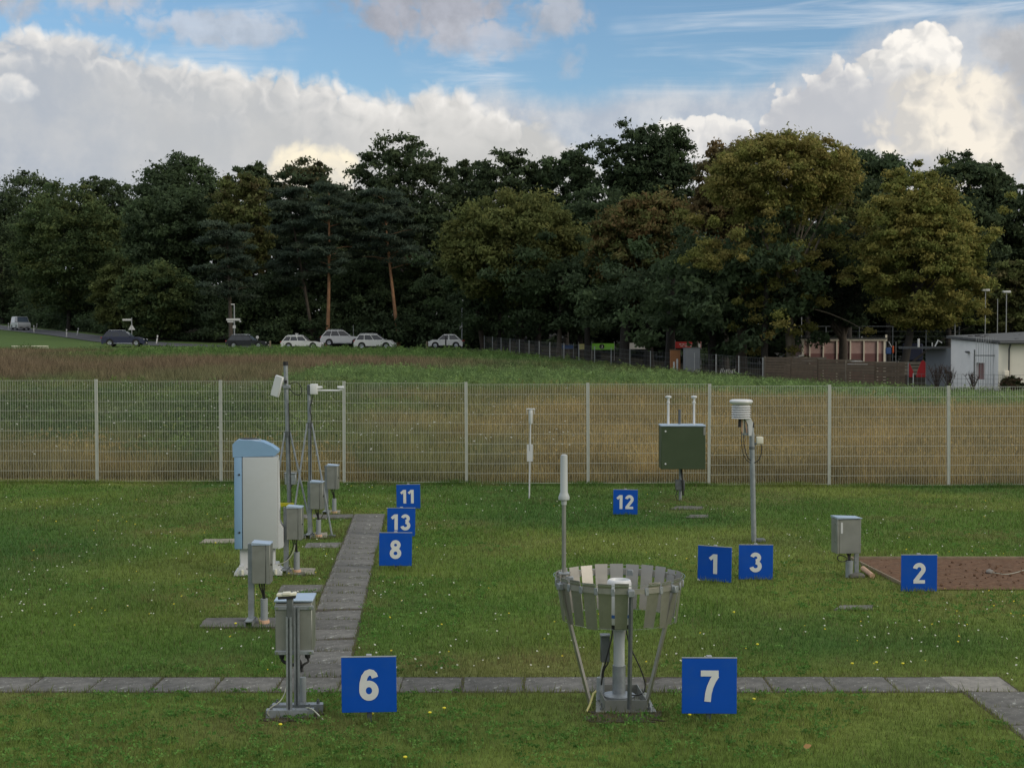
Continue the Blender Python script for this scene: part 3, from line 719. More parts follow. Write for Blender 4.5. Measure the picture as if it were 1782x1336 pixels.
# ------------------------------------------------------------ twin lattice-braced masts
def mast(bx, by, top, joint, rr, label, sp, lean=0.0):
    a = At(bx, by); t_ = thing('instrument_mast', label, 'mast', a.o)
    bm = MB(); bm.tube([(0, 0, 0), (a.x(bx) + lean * .5, 0, a.z((by + top) / 2)), (lean, 0, a.z(top))], rr, 14); bm.build('pole', M['galv'], t_)
    lx = lean * (by - joint) / (by - top); zj = a.z(joint)
    for ang in (100, 220, 340):
        d = Vector((math.cos(R(ang)), math.sin(R(ang)), 0)); j0 = Vector((lx, 0, zj)) + d * (rr + .012)
        bm = MB(); bm.tube([j0, d * sp + Vector((0, 0, .03))], .014, 6); bm.build('brace', M['galv'], t_)
        bm = MB(); bm.box(d * sp + Vector((0, 0, .02)), (.10, .06, .04), Matrix.Rotation(R(ang), 3, 'Z'), bev=.004); bm.build('foot', M['galv_dark'], t_)
    bm = MB(); bm.tube([(lx, 0, zj - .06), (lx, 0, zj + .02)], rr + .016, 14); bm.build('clamp', M['galv_dark'], t_)
    bm = MB(); bm.box((0, 0, .01), (.24, .2, .02), bev=.003); bm.build('base_plate', M['galv_dark'], t_)
    return a, t_
a, t_ = mast(505, 930, 634, 752, .032, 'taller black-capped tripod mast carrying a tilted pale flat antenna', .36, -.055)
X, Z = a.x, a.z
bm = MB(); bm.tube([(-.055, 0, Z(635)), (-.055, 0, Z(628))], .038, 14); bm.build('cap', M['black'], t_)
bm = MB(); bm.box((0, 0, 0), (.13, .05, .31), bev=.01); pn = bm.build('antenna_panel', M['white_plastic'], t_, loc=(X(484), -.02, Z(671)), rot=(0, R(17), R(-18)))
bm = MB(); bm.box((X(500), 0, Z(672)), (.10, .10, .05), bev=.006); bm.tube([(X(500), 0, Z(672)), (X(487), -.01, Z(669))], .014, 8); bm.build('bracket', M['galv'], t_)
bm = MB(); bm.box((X(499), -.04, Z(663)), (.04, .03, .045), bev=.004); bm.build('knob', M['black'], t_)
cable(t_, bez((X(503), -.03, Z(669)), (X(512), -.03, Z(690)), (X(526), -.02, Z(690)), (X(526), 0, Z(680)), 10) + bez((X(526), 0, Z(680)), (X(527), 0, Z(664)), (X(512), 0, Z(660)), (X(506), 0, Z(668)), 8)[1:], .006)
cable(t_, bez((X(504), -.035, Z(700)), (X(506), -.035, Z(780)), (X(507), -.036, Z(850)), (X(509), -.04, Z(920)), 10), .006)
bm = MB(); bm.box((X(501), -.06, Z(876.5)), (.20, .012, .05), Matrix.Rotation(R(2), 3, 'Y'), bev=.004)
for q in (492, 509): bm.box((X(q), -.055, Z(877)), (.03, .02, .06), bev=.004)
bm.build('warning_tag', M['yellow'], t_)
a, t_ = mast(541, 933, 668, 736, .027, 'shorter tripod mast carrying the white forked optical weather sensor', .34, -.018)
X, Z = a.x, a.z
bm = MB(); bm.box((X(547.5), 0, Z(676)), (.105, .12, .15), bev=.01, seg=2); sb = bm.build('sensor_housing', M['white_plastic'], t_)
bm = MB(); bm.box((X(538.5), 0, Z(677)), (.045, .08, .14), bev=.006); bm.build('mount', M['galv_dark'], t_)
bm = MB(); bm.tube([(X(552), 0, Z(678.5)), (X(590), 0, Z(678.5)), (X(596), 0, Z(676.5)), (X(597), 0, Z(673))], .013, 8); bm.build('arm', M['white_plastic'], t_)
for x0_, x1_ in ((553, 562), (599.5, 588)):
    bm = MB(); bm.tube([(X(x0_), 0, Z(673.5)), (X((x0_ + x1_) / 2), 0, Z(673.5)), (X(x1_), 0, Z(672.5))], [.024, .024, .016], 10); bm.build('sensor_head', M['white_plastic'], t_)
cable(t_, bez((X(546), -.02, Z(685)), (X(545), -.03, Z(700)), (X(538), -.04, Z(705)), (X(543), -.035, Z(722)), 10), .007)
cable(t_, bez((X(543), -.035, Z(722)), (X(541), -.035, Z(790)), (X(541), -.035, Z(860)), (X(545), -.035, Z(915)), 10), .006)
# small grey box on the ground behind the masts
a = At(506, 848); t_ = thing('relay_box', 'small weathered grey box low behind the taller mast', 'box', a.o)
bm = MB(); bm.box((0, 0, .17), (.22, .14, .22), bev=.008); bm.build('box', M['galv'], t_)
bm = MB(); bm.box((0, -.01, .287), (.24, .17, .012), bev=.002); bm.build('lid', M['galv'], t_)
bm = MB(); bm.tube([(0, 0, -.02), (0, 0, .08)], .03, 8); bm.build('post', M['galv_dark'], t_)

# ------------------------------------------------------------ twin-channel stand with steel box (front left)
a = At(505, 1246); t_ = thing('channel_stand', 'steel box on two galvanised channel posts with a cream sensor on top', 'instrument', a.o, .05)
X, Z = a.x, a.z
bm = MB(); bm.box((X(508), .30, (Z(1050) + Z(1148)) / 2), (.275, .30, .385), bev=.005); box_ = bm.build('box', M['stainless'], t_)
bm = MB(); bm.box((X(508), .30, Z(1049.5)), (.29, .32, .016), bev=.004); bm.build('lid', M['sky_tint'], t_)
for zz in (1061, 1141):
    bm = MB(); bm.box((X(509), .142, Z(zz)), (.29, .014, .032), bev=.003); rl = bm.build('mounting_rail', M['galv'], t_)
    for x in (479, 538):
        bm = MB(); bm.tube([(X(x), .135, Z(zz)), (X(x), .125, Z(zz))], .011, 8); bm.build('bolt', M['chrome'], rl)
def channel(x, y, z0, z1, nm='channel_post'):
    bm = MB(); w_ = .042
    bm.box((x, y + .018, (z0 + z1) / 2), (w_, .005, z1 - z0)); bm.box((x - w_ / 2 + .0025, y, (z0 + z1) / 2), (.005, .031, z1 - z0)); bm.box((x + w_ / 2 - .0025, y, (z0 + z1) / 2), (.005, .031, z1 - z0))
    bm.box((x - .013, y - .015, (z0 + z1) / 2), (.012, .003, z1 - z0)); bm.box((x + .013, y - .015, (z0 + z1) / 2), (.012, .003, z1 - z0))
    return bm.build(nm, M['galv'], t_)
channel(X(504), -.02, .06, Z(1070)); channel(X(514.5), .105, .06, Z(1058))
bm = MB(); bm.box((X(505.5), .0, Z(1057)), (.047, .05, .25), bev=.004); bm.build('sensor_neck', M['galv_dark'], t_)
bm = MB(); bm.box((0, 0, 0), (.146, .10, .024), bev=.008, seg=2); bm.box((0, -.02, .008), (.06, .075, .022), bev=.004); h_ = bm.build('sensor_head', M['cream_plastic'], t_, loc=(X(500), .0, Z(1031)), rot=(R(-4), R(-3), .05))
bm = MB(); bm.box((0, .005, -.022), (.13, .085, .022), bev=.004); bm.build('sensor_base', M['black'], h_)
for y_, x_, w_ in ((-.02, 505.5, .35), (.14, 515, .38)):
    bm = MB(); bm.box((X(x_), y_, .057), (w_, .075, .006)); bm.box((X(x_), y_ - .036, .028), (w_, .004, .058)); bm.box((X(x_), y_ + .036, .028), (w_, .004, .058)); bb = bm.build('base_channel', M['galv'], t_)
    for x in (-1, 1):
        bm = MB(); bm.lathe([(.012, .058), (.012, .082), (.006, .084), (.006, .095)], 8, (X(x_) + x * w_ * .40, y_, 0)); bm.build('anchor_bolt', M['galv_dark'], bb)
bm = MB(); bm.tube([(X(522), .22, 0), (X(522), .22, .24)], .026, 12); bm.build('conduit', M['pvc'], t_)
for x in (484, 512, 530):
    bm = MB(); bm.lathe([(.018, 0), (.022, .02), (.022, .04)], 10, (X(x), .26, Z(1157))); bm.build('cable_gland', M['black'], t_)
cable(t_, bez((X(484), .26, Z(1157)), (X(485), .25, Z(1168)), (X(505), .24, Z(1165)), (X(518), .22, Z(1172)), 8), .012)
cable(t_, bez((X(512), .26, Z(1157)), (X(520), .24, Z(1165)), (X(519), .23, Z(1170)), (X(521), .22, Z(1180)), 8), .012)
cable(t_, bez((X(530), .26, Z(1157)), (X(536), .24, Z(1168)), (X(524), .22, Z(1160)), (X(521), .22, Z(1172)), 8), .008)
cable(t_, bez((X(496), .2, Z(1165)), (X(498), .1, Z(1205)), (X(498), -.05, Z(1212)), (X(480), -.06, Z(1222)), 10) + bez((X(480), -.06, Z(1222)), (X(466), -.07, Z(1228)), (X(465), -.08, Z(1238)), (X(471), -.05, .02), 8)[1:], .004, 'cable_pale')
cable(t_, bez((X(533), -.03, .07), (X(545), -.06, .085), (X(552), -.1, .05), (X(565), -.14, .01), 8), .005, 'cable_pale')

# ------------------------------------------------------------ ring wind shield with the rain gauge inside
a = At(1083, 1241); t_ = thing('wind_shield', 'ring wind shield of many hanging steel slats on slanting legs', 'wind shield', a.o)
X, Z = a.x, a.z; CYc = .30; RR = .472; zr = .915; CZ = X(1082)
ns = 24
bm = MB(); bm.prism([(-.045, -.268), (.045, -.268), (.052, .085), (-.052, .085)], -.0012, .0012); o = bm.build('slat', M['steel_plate']); slat_me = o.data; bpy.data.objects.remove(o)
for k in range(ns):
    if k == 18: continue      # the gap at the front leg
    ph = 2 * math.pi * (k + .867) / ns; jit = random.uniform(-.09, .09)
    o = obj('slat', slat_me, None, t_, (CZ + RR * math.cos(ph), CYc + RR * math.sin(ph), zr + random.uniform(-.006, .010)))
    o.rotation_euler = (Matrix.Rotation(ph + math.pi / 2, 3, 'Z') @ Matrix.Rotation(R(9) + jit * .5, 3, 'X') @ Matrix.Rotation(jit * .4, 3, 'Y')).to_euler()
def ringmesh(r, hw, hh, z, nm, m):
    bm = MB(); n = 64; rings = []
    for k in range(n):
        p = 2 * math.pi * k / n; c_, s_ = math.cos(p), math.sin(p)
        rings.append([bm.bm.verts.new((CZ + q * c_, CYc + q * s_, z + dz_)) for q, dz_ in ((r - hw, -hh), (r + hw, -hh), (r + hw, hh), (r - hw, hh))])
    for k in range(n):
        A0, B0 = rings[k], rings[(k + 1) % n]
        for j in range(4): bm.bm.faces.new((A0[j], A0[(j + 1) % 4], B0[(j + 1) % 4], B0[j]))
    return bm.build(nm, M[m], t_)
ringmesh(RR + .012, .003, .019, zr + .03, 'ring', 'steel_plate')
ringmesh(RR + .030, .0018, .0018, zr + .075, 'guide_wire', 'chrome')
ringmesh(RR - .044, .0015, .0015, zr - .262, 'guide_wire', 'chrome')
for k in range(ns):
    ph = 2 * math.pi * (k + .367) / ns
    bm = MB(); bm.box((0, 0, 0), (.012, .03, .055), bev=.003); bm.build('hinge', M['galv'], t_, loc=(CZ + (RR + .016) * math.cos(ph), CYc + (RR + .016) * math.sin(ph), zr + .025), rot=(0, 0, ph))
for ph, fx, fy in ((R(203), X(1028), .10), (R(-84), X(1094), -.06), (R(-38), X(1126), .06), (R(75), X(1085), .62)):
    top = Vector((CZ + (RR + .022) * math.cos(ph), CYc + (RR + .022) * math.sin(ph), zr + .02))
    bm = MB(); d_ = Vector((fx, fy, .05)); n_ = (top - d_).normalized()
    bm.tube([d_, top], .0165, 4); lg = bm.build('leg', M['steel_plate'] if abs(ph - R(-84)) > .01 else M['galv_dark'], t_, 20)
    bm = MB(); bm.box(top, (.05, .05, .05), Matrix.Rotation(ph, 3, 'Z'), bev=.004); bm.build('leg_clamp', M['galv'], lg)
bm = MB(); fr_ = [(X(1036), -.03), (X(1142), -.03), (X(1137), .56), (X(1045), .56)]
bm.prism(fr_, .012, .022, 'xy'); bp = bm.build('base_plate', M['stainless'], t_)
for x0_, y0_, x1_, y1_ in ((X(1053), .0, X(1126), .0), (X(1053), .0, X(1045), .5), (X(1126), .0, X(1119), .5), (X(1046), .5, X(1119), .5)):
    bm = MB(); d_ = Vector((x1_ - x0_, y1_ - y0_, 0)); bm.box(((x0_ + x1_) / 2, (y0_ + y1_) / 2, .062), (d_.length, .006, .076), Matrix.Rotation(math.atan2(d_.y, d_.x), 3, 'Z')); bm.build('base_frame', M['stainless'], bp)
for x, y in ((1047, .02), (1130, .02), (1049, .45), (1128, .45)):
    bm = MB(); bm.lathe([(.013, .022), (.013, .04), (.006, .042), (.006, .075)], 8, (X(x), y, 0)); bm.build('anchor_bolt', M['galv_dark'], bp)
cable(t_, [(X(1020), -.02, .02), (X(1026), .02, .06), (X(1033), .05, .14), (X(1038), .06, .155)], .008, 'earth_strap', 'earth_strap')
a2_ = At(1083, 1241); t2 = thing('rain_gauge', 'white cylindrical rain gauge on a pipe column inside the slatted ring', 'rain gauge', a2_.o + Vector((CZ, CYc - .02, 0)))
bm = MB(); bm.lathe([(.125, .06), (.125, .075), (.08, .085), (.03, .085)], 28); bm.build('flange', M['galv'], t2)
bm = MB(); bm.tube([(0, 0, .04), (0, 0, .30)], .050, 20); bm.build('base_column', M['galv'], t2)
bm = MB(); bm.tube([(0, 0, .295), (0, 0, .64)], .043, 20); bm.build('column', M['panel_grey'], t2)
bm = MB(); bm.lathe([(.060, .610), (.082, .622), (.094, .66), (.094, .935), (.088, .955), (.078, .962), (.074, .957), (.068, .91), (.02, .87)], 32); can = bm.build('can', M['white_plastic'], t2)
bm = MB(); bm.lathe([(.0955, .675), (.0955, .700)], 32, cap=False); bm.build('band', M['blue_band'], can)
bm = MB(); bm.lathe([(.078, .585), (.078, .612), (.05, .615)], 24); bm.build('can_base', M['black'], t2)
bm = MB(); bm.box((-.105, .04, .42), (.07, .06, .20), bev=.005); jb = bm.build('junction_box', M['galv_dark'], t2)
bm = MB(); bm.box((-.105, .035, .527), (.078, .075, .012), bev=.003); bm.build('lid', M['galv'], jb)
bm = MB(); bm.tube([(-.14, .03, .03), (-.14, .03, .2)], .03, 10); bm.build('conduit', M['pvc'], t2)
cable(t2, bez((-.05, -.05, .60), (-.07, -.1, .45), (-.12, -.06, .35), (-.135, .0, .15), 12), .006)
cable(t2, bez((.05, -.05, .60), (.06, -.12, .42), (.16, -.08, .35), (.195, -.06, .17), 12) + bez((.195, -.06, .17), (.2, -.06, .1), (.17, -.06, .07), (.08, -.07, .09), 8)[1:], .005)
for q in range(3): cable(t2, bez((-.12 + .015 * q, .03, .33), (-.12 + .03 * q, .0, .3), (-.13, .02, .3), (-.14 + .01 * q, .03, .19), 7), .006, 'cable' if q else 'cable_pale')

# rod antenna rising from the ring
a = At(984, 1241); o_ = Vector((X(984) + t_.location.x, t_.location.y + CYc + .12, t_.location.z + .965))
s_ = F / o_.y; zz = lambda py: (988 - py) / s_
t_ = thing('rain_detector', 'white rod sensor on a slim pole clamped at the left of the slatted ring', 'sensor', o_ + Vector((0, 0, .02)))
bm = MB(); bm.tube([(0, 0, -.08), (0, 0, zz(862))], .0165, 12); bm.build('pole', M['stainless'], t_)
bm = MB(); bm.box((0, 0, .0), (.085, .06, .018), bev=.004); bm.box((.03, .0, -.05), (.09, .03, .05), bev=.004); bm.build('clamp', M['galv'], t_)
bm = MB(); bm.lathe([(.020, zz(868)), (.022, zz(861)), (.042, zz(859)), (.044, zz(855)), (.036, zz(850)), (.029, zz(846)), (.027, zz(785)), (.024, zz(781)), (.01, zz(780))], 20); bm.build('sensor_rod', M['panel_grey'], t_)

# ------------------------------------------------------------ slim white pole with louvred head
a = At(921, 869); t_ = thing('sensor_post', 'slim white post with a small capped sensor and a white plate', 'sensor post', a.o); X, Z = a.x, a.z
bm = MB(); bm.tube([(0, 0, -.03), (X(923), 0, Z(735))], .013, 10); bm.build('pole', M['white_paint'], t_)
bm = MB(); bm.box((X(922), -.02, (Z(772) + Z(803)) / 2), (.105, .012, .31), bev=.003); pl = bm.build('plate', M['white_paint'], t_)
bm = MB(); bm.tube([(X(921.6), -.028, Z(772)), (X(921.6), -.028, Z(784))], .003, 6); bm.build('hook', M['galv_dark'], pl)
bm = MB(); bm.lathe([(.022, Z(737)), (.034, Z(735)), (.036, Z(722)), (.042, Z(720)), (.042, Z(713)), (.036, Z(712))], 16, (X(923.5), 0, 0)); hd_ = bm.build('sensor_head', M['white_plastic'], t_)
bm = MB(); bm.box((X(923.5), 0, Z(710.8)), (.155, .10, .016), bev=.003); bm.build('cap', M['white_plastic'], hd_)
for s_ in (-1, 1):
    bm = MB(); bm.box((X(923.5) + s_ * .068, 0, Z(715)), (.008, .07, .09)); bm.build('cap_side', M['white_plastic'], hd_)

# ------------------------------------------------------------ green cabinet with two inlets
a = At(1185, 872); t_ = thing('aerosol_cabinet', 'dark green cabinet on one post with two white inlet pipes', 'cabinet', a.o); X, Z = a.x, a.z
x0_, x1_, zt_, zb_ = X(1149), X(1226), Z(741), Z(815)
bm = MB(); bm.box(((x0_ + x1_) / 2, .1, (zt_ + zb_) / 2), (x1_ - x0_, .45, zt_ - zb_), bev=.006); bx_ = bm.build('housing', M['green_box'], t_)
bm = MB(); bm.box(((x0_ + x1_) / 2, .1, zt_ + .014), (x1_ - x0_ + .01, .48, .026), bev=.004); bm.build('lid', M['sky_tint'], t_)
bm = MB(); bm.box((x1_ - .02, -.129, Z(749)), (.04, .006, .14), bev=.002); bm.build('hinge', M['stainless'], bx_)
for yy in (749, 805.5):
    bm = MB(); bm.tube([(X(1156.5), -.126, Z(yy)), (X(1156.5), -.134, Z(yy))], .016, 10); bm.build('lock', M['white_plastic'], bx_)
for x in (1163.5, 1208.5):
    bm = MB(); bm.lathe([(.021, zt_ + .02), (.021, Z(702)), (.030, Z(701)), (.030, Z(699)), (.020, Z(698)), (.022, Z(693)), (.056, Z(691.5)), (.057, Z(689)), (.02, Z(688))], 16, (X(x), .1, 0)); bm.build('inlet_pipe', M['white_plastic'], t_)
bm = MB(); bm.tube([(X(1185), .3, zb_), (X(1185.5), .3, Z(713))], .024, 10); bm.build('rear_pipe', M['galv_dark'], t_)
bm = MB(); bm.tube([(0, .1, -.02), (0, .1, zb_ + .02)], .028, 12); bm.build('post', M['galv'], t_)
bm = MB(); bm.box((X(1184), .05, Z(844)), (.17, .07, .19), bev=.008); bm.build('junction_box', M['galv_dark'], t_)
cable(t_, bez((.01, .05, zb_), (.02, .0, Z(830)), (.04, .0, Z(845)), (.04, .02, Z(862)), 8), .016)
cable(t_, bez((-.05, .05, Z(853)), (-.12, .02, Z(862)), (-.09, .02, Z(870)), (-.01, .06, Z(872)), 8), .007)

# ------------------------------------------------------------ thermometer mast with radiation shield
a = At(1312, 943); t_ = thing('thermometer_mast', 'tall grey mast carrying a white multi-plate radiation shield', 'instrument', a.o); X, Z = a.x, a.z
bm = MB(); bm.tube([(0, 0, -.03), (X(1307.5), 0, Z(752))], .037, 14); bm.build('pole', M['galv'], t_)
bm = MB(); bm.tube([(X(1307.3), 0, Z(755)), (X(1307), 0, Z(743))], .033, 12); bm.build('clamp', M['galv'], t_)
bm = MB(); bm.tube([(X(1307), 0, Z(743)), (X(1306.8), 0, Z(734))], .037, 14); bm.build('cap', M['black'], t_)
cx_ = X(1288.5)
sh = thing('radiation_shield', None, None); sh.parent = t_; del_ = None
bm = MB(); bm.lathe([(.13, Z(702)), (.150, Z(701)), (.165, Z(698)), (.160, Z(695.5)), (.13, Z(694)), (.02, Z(693.6))], 32, (cx_, 0, 0)); bm.build('top_plate', M['white_plastic'], sh)
for k in range(6):
    z_ = Z(704.5 + k * 4.0)
    bm = MB(); bm.lathe([(.122, z_ - .004), (.138, z_ - .018), (.135, z_ - .020), (.118, z_ - .002), (.105, z_ + .008), (.01, z_ + .008)], 32, (cx_, 0, 0), cap=False); bm.build('plate', M['white_plastic'], sh, 60)
bm = MB(); bm.tube([(cx_, 0, Z(726)), (cx_, 0, Z(700))], .085, 16); bm.build('core', M['cream_plastic'], sh)
bm = MB(); bm.prism([(X(1294), Z(725)), (X(1304), Z(725)), (X(1308.5), Z(734)), (X(1306), Z(757)), (X(1301), Z(757)), (X(1300), Z(738))], -.05, .05); bm.build('arm_bracket', M['white_paint'], t_)
bm = MB(); bm.tube([(X(1286), -.02, Z(726)), (X(1286), -.02, Z(742))], [.02, .024], 10); bm.build('connector', M['black'], t_)
for q, (mm, x) in enumerate((('clay', 1289), ('cable_pale', 1291.5), ('galv_dark', 1294), ('clay', 1297))):
    cable(t_, [(X(x), -.03, Z(726)), (X(x + .5), -.035, Z(742)), (X(x + 1.2), -.03, Z(752))], .009, mm)
bm = MB(); bm.box((X(1296), .0, Z(750)), (.075, .06, .10), bev=.006); bm.build('sensor_block', M['galv'], t_)
bm = MB(); bm.box((X(1321), .0, Z(765)), (.095, .08, .10), bev=.012, seg=2); bm.build('terminal_box', M['cream_plastic'], t_)
bm = MB(); bm.box((X(1313.5), 0, Z(772)), (.09, .03, .022), Matrix.Rotation(R(-35), 3, 'Y')); bm.tube([(X(1308), 0, Z(781)), (X(1308), 0, Z(776))], .043, 14); bm.build('box_bracket', M['galv_dark'], t_)
cable(t_, bez((X(1289), -.03, Z(750)), (X(1287), -.04, Z(785)), (X(1294), -.04, Z(800)), (X(1305), -.03, Z(804)), 12), .005)
cable(t_, bez((X(1293), -.03, Z(755)), (X(1292), -.04, Z(780)), (X(1298), -.04, Z(795)), (X(1305), -.03, Z(800)), 12), .006)
cable(t_, bez((X(1323), -.02, Z(770)), (X(1326), -.03, Z(790)), (X(1322), -.03, Z(800)), (X(1311), -.035, Z(804)), 12), .006)
bm = MB(); bm.box((X(1324), .02, Z(941)), (.13, .10, .07), bev=.02, seg=2); bm.build('foot_cover', M['galv_dark'], t_)

# ------------------------------------------------------------ steel cabinet by the soil bed
a = At(1478, 1004); t_ = thing('steel_cabinet', 'stainless steel cabinet on a short post at the soil bed corner', 'cabinet', a.o, .12); X, Z = a.x, a.z
bm = MB(); bm.box((X(1475), .02, (Z(901) + Z(961)) / 2), (.265, .20, .405), bev=.004); bx_ = bm.build('box', M['stainless'], t_)
bm = MB(); bm.box((X(1475) - .148, .02, (Z(901) + Z(961)) / 2), (.026, .21, .41), bev=.003); dr = bm.build('door', M['stainless'], t_)
bm = MB(); bm.prism([(X(1475) - .165, Z(900)), (X(1475) + .14, Z(900)), (X(1475) + .14, Z(899)), (X(1475) - .165, Z(897.2))], -.10, .14); bm.build('lid', M['sky_tint'], t_)
bm = MB(); bm.box((X(1475) - .105, -.082, Z(916)), (.024, .003, .13)); bm.build('label_strip', M['white_paint'], bx_)
for yy in (910, 940):
    bm = MB(); bm.tube([(X(1475) - .160, -.02, Z(yy)), (X(1475) - .168, -.02, Z(yy))], .009, 8); bm.build('lock', M['chrome'], dr)
bm = MB(); bm.box((X(1494), .06, .25), (.05, .03, .54)); bm.build('post', M['galv'], t_)
bm = MB(); bm.tube([(X(1476), -.02, -.02), (X(1477), -.02, .2)], [.04, .046], 12); bm.build('conduit', M['pvc'], t_)
for q in range(3): cable(t_, bez((X(1473 + 3 * q), .0, Z(961)), (X(1474 + 3 * q), -.02, Z(966)), (X(1476), -.02, Z(968)), (X(1475 + 2 * q), -.02, Z(976)), 6), .008)
cable(t_, bez((X(1474), -.03, Z(972)), (X(1462), -.06, Z(980)), (X(1450), -.06, Z(972)), (X(1454), -.05, Z(966)), 10) + bez((X(1454), -.05, Z(966)), (X(1460), -.04, Z(960)), (X(1468), -.04, Z(968)), (X(1474), -.03, Z(970)), 8)[1:], .006)
bm = MB(); bm.box((X(1488), -.02, .02), (.2, .14, .06), bev=.02); bm.build('footing', M['concrete'], t_)
bm = MB(); bm.tube([G(1502, 996) + Vector((0, 0, .05)), G(1518, 1006) + Vector((0, 0, .03))], .032, 10); tag(bm.build('clay_pipe', M['clay']), 'short broken clay pipe lying by the steel cabinet', 'pipe')
# bits on the soil
q = G(1722, 1000)
bm = MB(); bmesh.ops.create_icosphere(bm.bm, subdivisions=2, radius=.042)
for v_ in bm.bm.verts: v_.co = Vector((v_.co.x * 1.1, v_.co.y * .8, v_.co.z * .75 + .04)) + Vector([random.uniform(-.008, .008)] * 3)
tag(bm.build('grey_stone', M['stone'], loc=q), 'grey stone lying on the bare soil bed', 'stone')
bm = MB(); bm.tube([G(1728, 1001) + Vector((0, 0, .035))] + [p + Vector((0, 0, .03)) for p in bez(G(1745, 1003), G(1760, 1004), G(1775, 998), G(1795, 992), 8)], .004, 6)
tag(bm.build('soil_cable', M['cable_pale']), 'pale cable lying across the bare soil bed', 'cable')
# ------------------------------------------------------------ cars
def car(name, label, cat, px, Y, L, Hc, Wd, kind, paint, rz, zoff=0.0, group='cars by the road'):
    """built facing +X; profile by kind"""
    p = P(px, 600, Y); t_ = thing(name, label, cat, (p.x, Y, float(zg(p.x, Y)) + .07 + zoff), rz, group)
    h = L / 2; rw = .335 if Hc < 1.55 else .36; wb = L * .30
    prof = {  # belt height, hood, windscreen foot, roof front, roof rear, rear foot (fractions)
        'suv': dict(belt=.60, hood=.60, nose=.42, ws=.20, rf=.03, rr=-.36, rb=-.475, tail=.60),
        'wagon': dict(belt=.60, hood=.585, nose=.42, ws=.17, rf=.04, rr=-.37, rb=-.465, tail=.60),
        'mpv': dict(belt=.60, hood=.62, nose=.38, ws=.27, rf=.06, rr=-.38, rb=-.46, tail=.62),
        'hatch': dict(belt=.60, hood=.63, nose=.44, ws=.24, rf=.07, rr=-.26, rb=-.44, tail=.70),
        'van': dict(belt=.55, hood=.56, nose=.40, ws=.36, rf=.23, rr=-.485, rb=-.495, tail=.55)}[kind]
    f = prof; zb = .20; B = f['belt'] * Hc
    lower = [(-h * .985, zb + .12), (-h, B * .62), (-h * .985, B * .80), (L * f['rb'], B), (L * f['ws'], B), (L * (f['ws'] + .5) / 2, f['hood'] * Hc * .985), (h * .90, f['nose'] * Hc * 1.18), (h * .985, f['nose'] * Hc), (h, zb + .18), (h * .97, zb)]
    # sill line with wheel arches cut in
    arch = []
    for cx_ in (wb, -wb):
        arch += [(cx_ + (rw + .05) * math.cos(R(q)), max(zb, rw + (rw + .05) * math.sin(R(q)))) for q in range(0, 181, 20)]
    outline = lower + [(q, z) for q, z in arch] + [(-h * .97, zb)]
    bm = MB(); w2 = Wd / 2
    bm.prism(outline, -w2 + .05, w2 - .05); bmesh.ops.bevel(bm.bm, geom=[e_ for e_ in bm.bm.edges if e_.calc_face_angle(0) < 1.2 and e_.calc_face_angle(0) > .2 and min(v_.co.z for v_ in e_.verts) > zb + .15], offset=.09, segments=2, affect='EDGES', clamp_overlap=True)
    body = bm.build('body', paint, t_, 30)
    lay = [(x * .997, zb + (z - zb) * .97 + .006) for x, z in outline]
    for s_ in (-1, 1):
        bm = MB(); bm.prism(outline, s_ * (w2 - .05), s_ * w2, inset1=[(x * .985, z if z < zb + .02 else zb + (z - zb) * .985) for x, z in outline]); bm.build('flank', paint, body, 30)
    # greenhouse: narrowing to the roof
    rw_ = w2 - .05; tw = w2 - .20
    A = [(L * f['rb'], B - .01), (L * f['ws'], B - .01)]; T_ = [(L * f['rr'], Hc - .03), ((L * f['rr'] + L * f['rf']) / 2, Hc), (L * f['rf'], Hc - .035)]
    bm = MB(); bv = bm.bm.verts.new
    bl, br = [bv((x, -rw_, z)) for x, z in A], [bv((x, rw_, z)) for x, z in A]; tl, tr = [bv((x, -tw, z)) for x, z in T_], [bv((x, tw, z)) for x, z in T_]
    nf = bm.bm.faces.new
    nf((bl[0], bl[1], tl[2], tl[1], tl[0])); nf((br[1], br[0], tr[0], tr[1], tr[2])); nf((bl[0], tl[0], tr[0], br[0])); nf((bl[1], br[1], tr[2], tl[2])); nf((tl[0], tl[1], tr[1], tr[0])); nf((tl[1], tl[2], tr[2], tr[1]))
    bmesh.ops.bevel(bm.bm, geom=[e_ for e_ in bm.bm.edges if max(v_.co.z for v_ in e_.verts) > B + .1], offset=.07 if kind not in ('wagon', 'van') else .035, segments=2, affect='EDGES', clamp_overlap=True)
    cab = bm.build('cabin', paint, t_, 40)
    def side(x, z):  # flank half width of cabin at height z
        k_ = (z - (B - .01)) / (Hc - .03 - B + .01); return rw_ + (tw - rw_) * k_
    fr_x = lambda z: L * f['ws'] + (L * f['rf'] - L * f['ws']) * (z - B) / (Hc - .035 - B); rr_x = lambda z: L * f['rb'] + (L * f['rr'] - L * f['rb']) * (z - B) / (Hc - .03 - B)
    z0, z1 = B + .035, Hc - .10
    splits = {'van': [(.0, .36)], 'hatch': [(.0, .46), (.52, 1.0)]}.get(kind, [(.0, .36), (.385, .70), (.725, 1.0)])
    for s_ in (-1, 1):
        for a_, b_ in splits:
            q = []
            for fr0, z in ((a_, z0), (b_, z0), (b_, z1), (a_, z1)):
                xf, xr = fr_x(z) - .07, rr_x(z) + .10; x = xf + (xr - xf) * fr0; q.append((x, s_ * (side(x, z) + .006), z))
            bm = MB(); bm.poly(q); bm.build('window', M['glass'], cab)
    def xpane(fx, z0_, z1_, off, nm, m):
        q = [(fx(z) + off, s_ * (side(0, z) - .07), z) for s_, z in ((-1, z0_), (1, z0_), (1, z1_), (-1, z1_))]
        bm = MB(); bm.poly(q); bm.build(nm, m, cab)
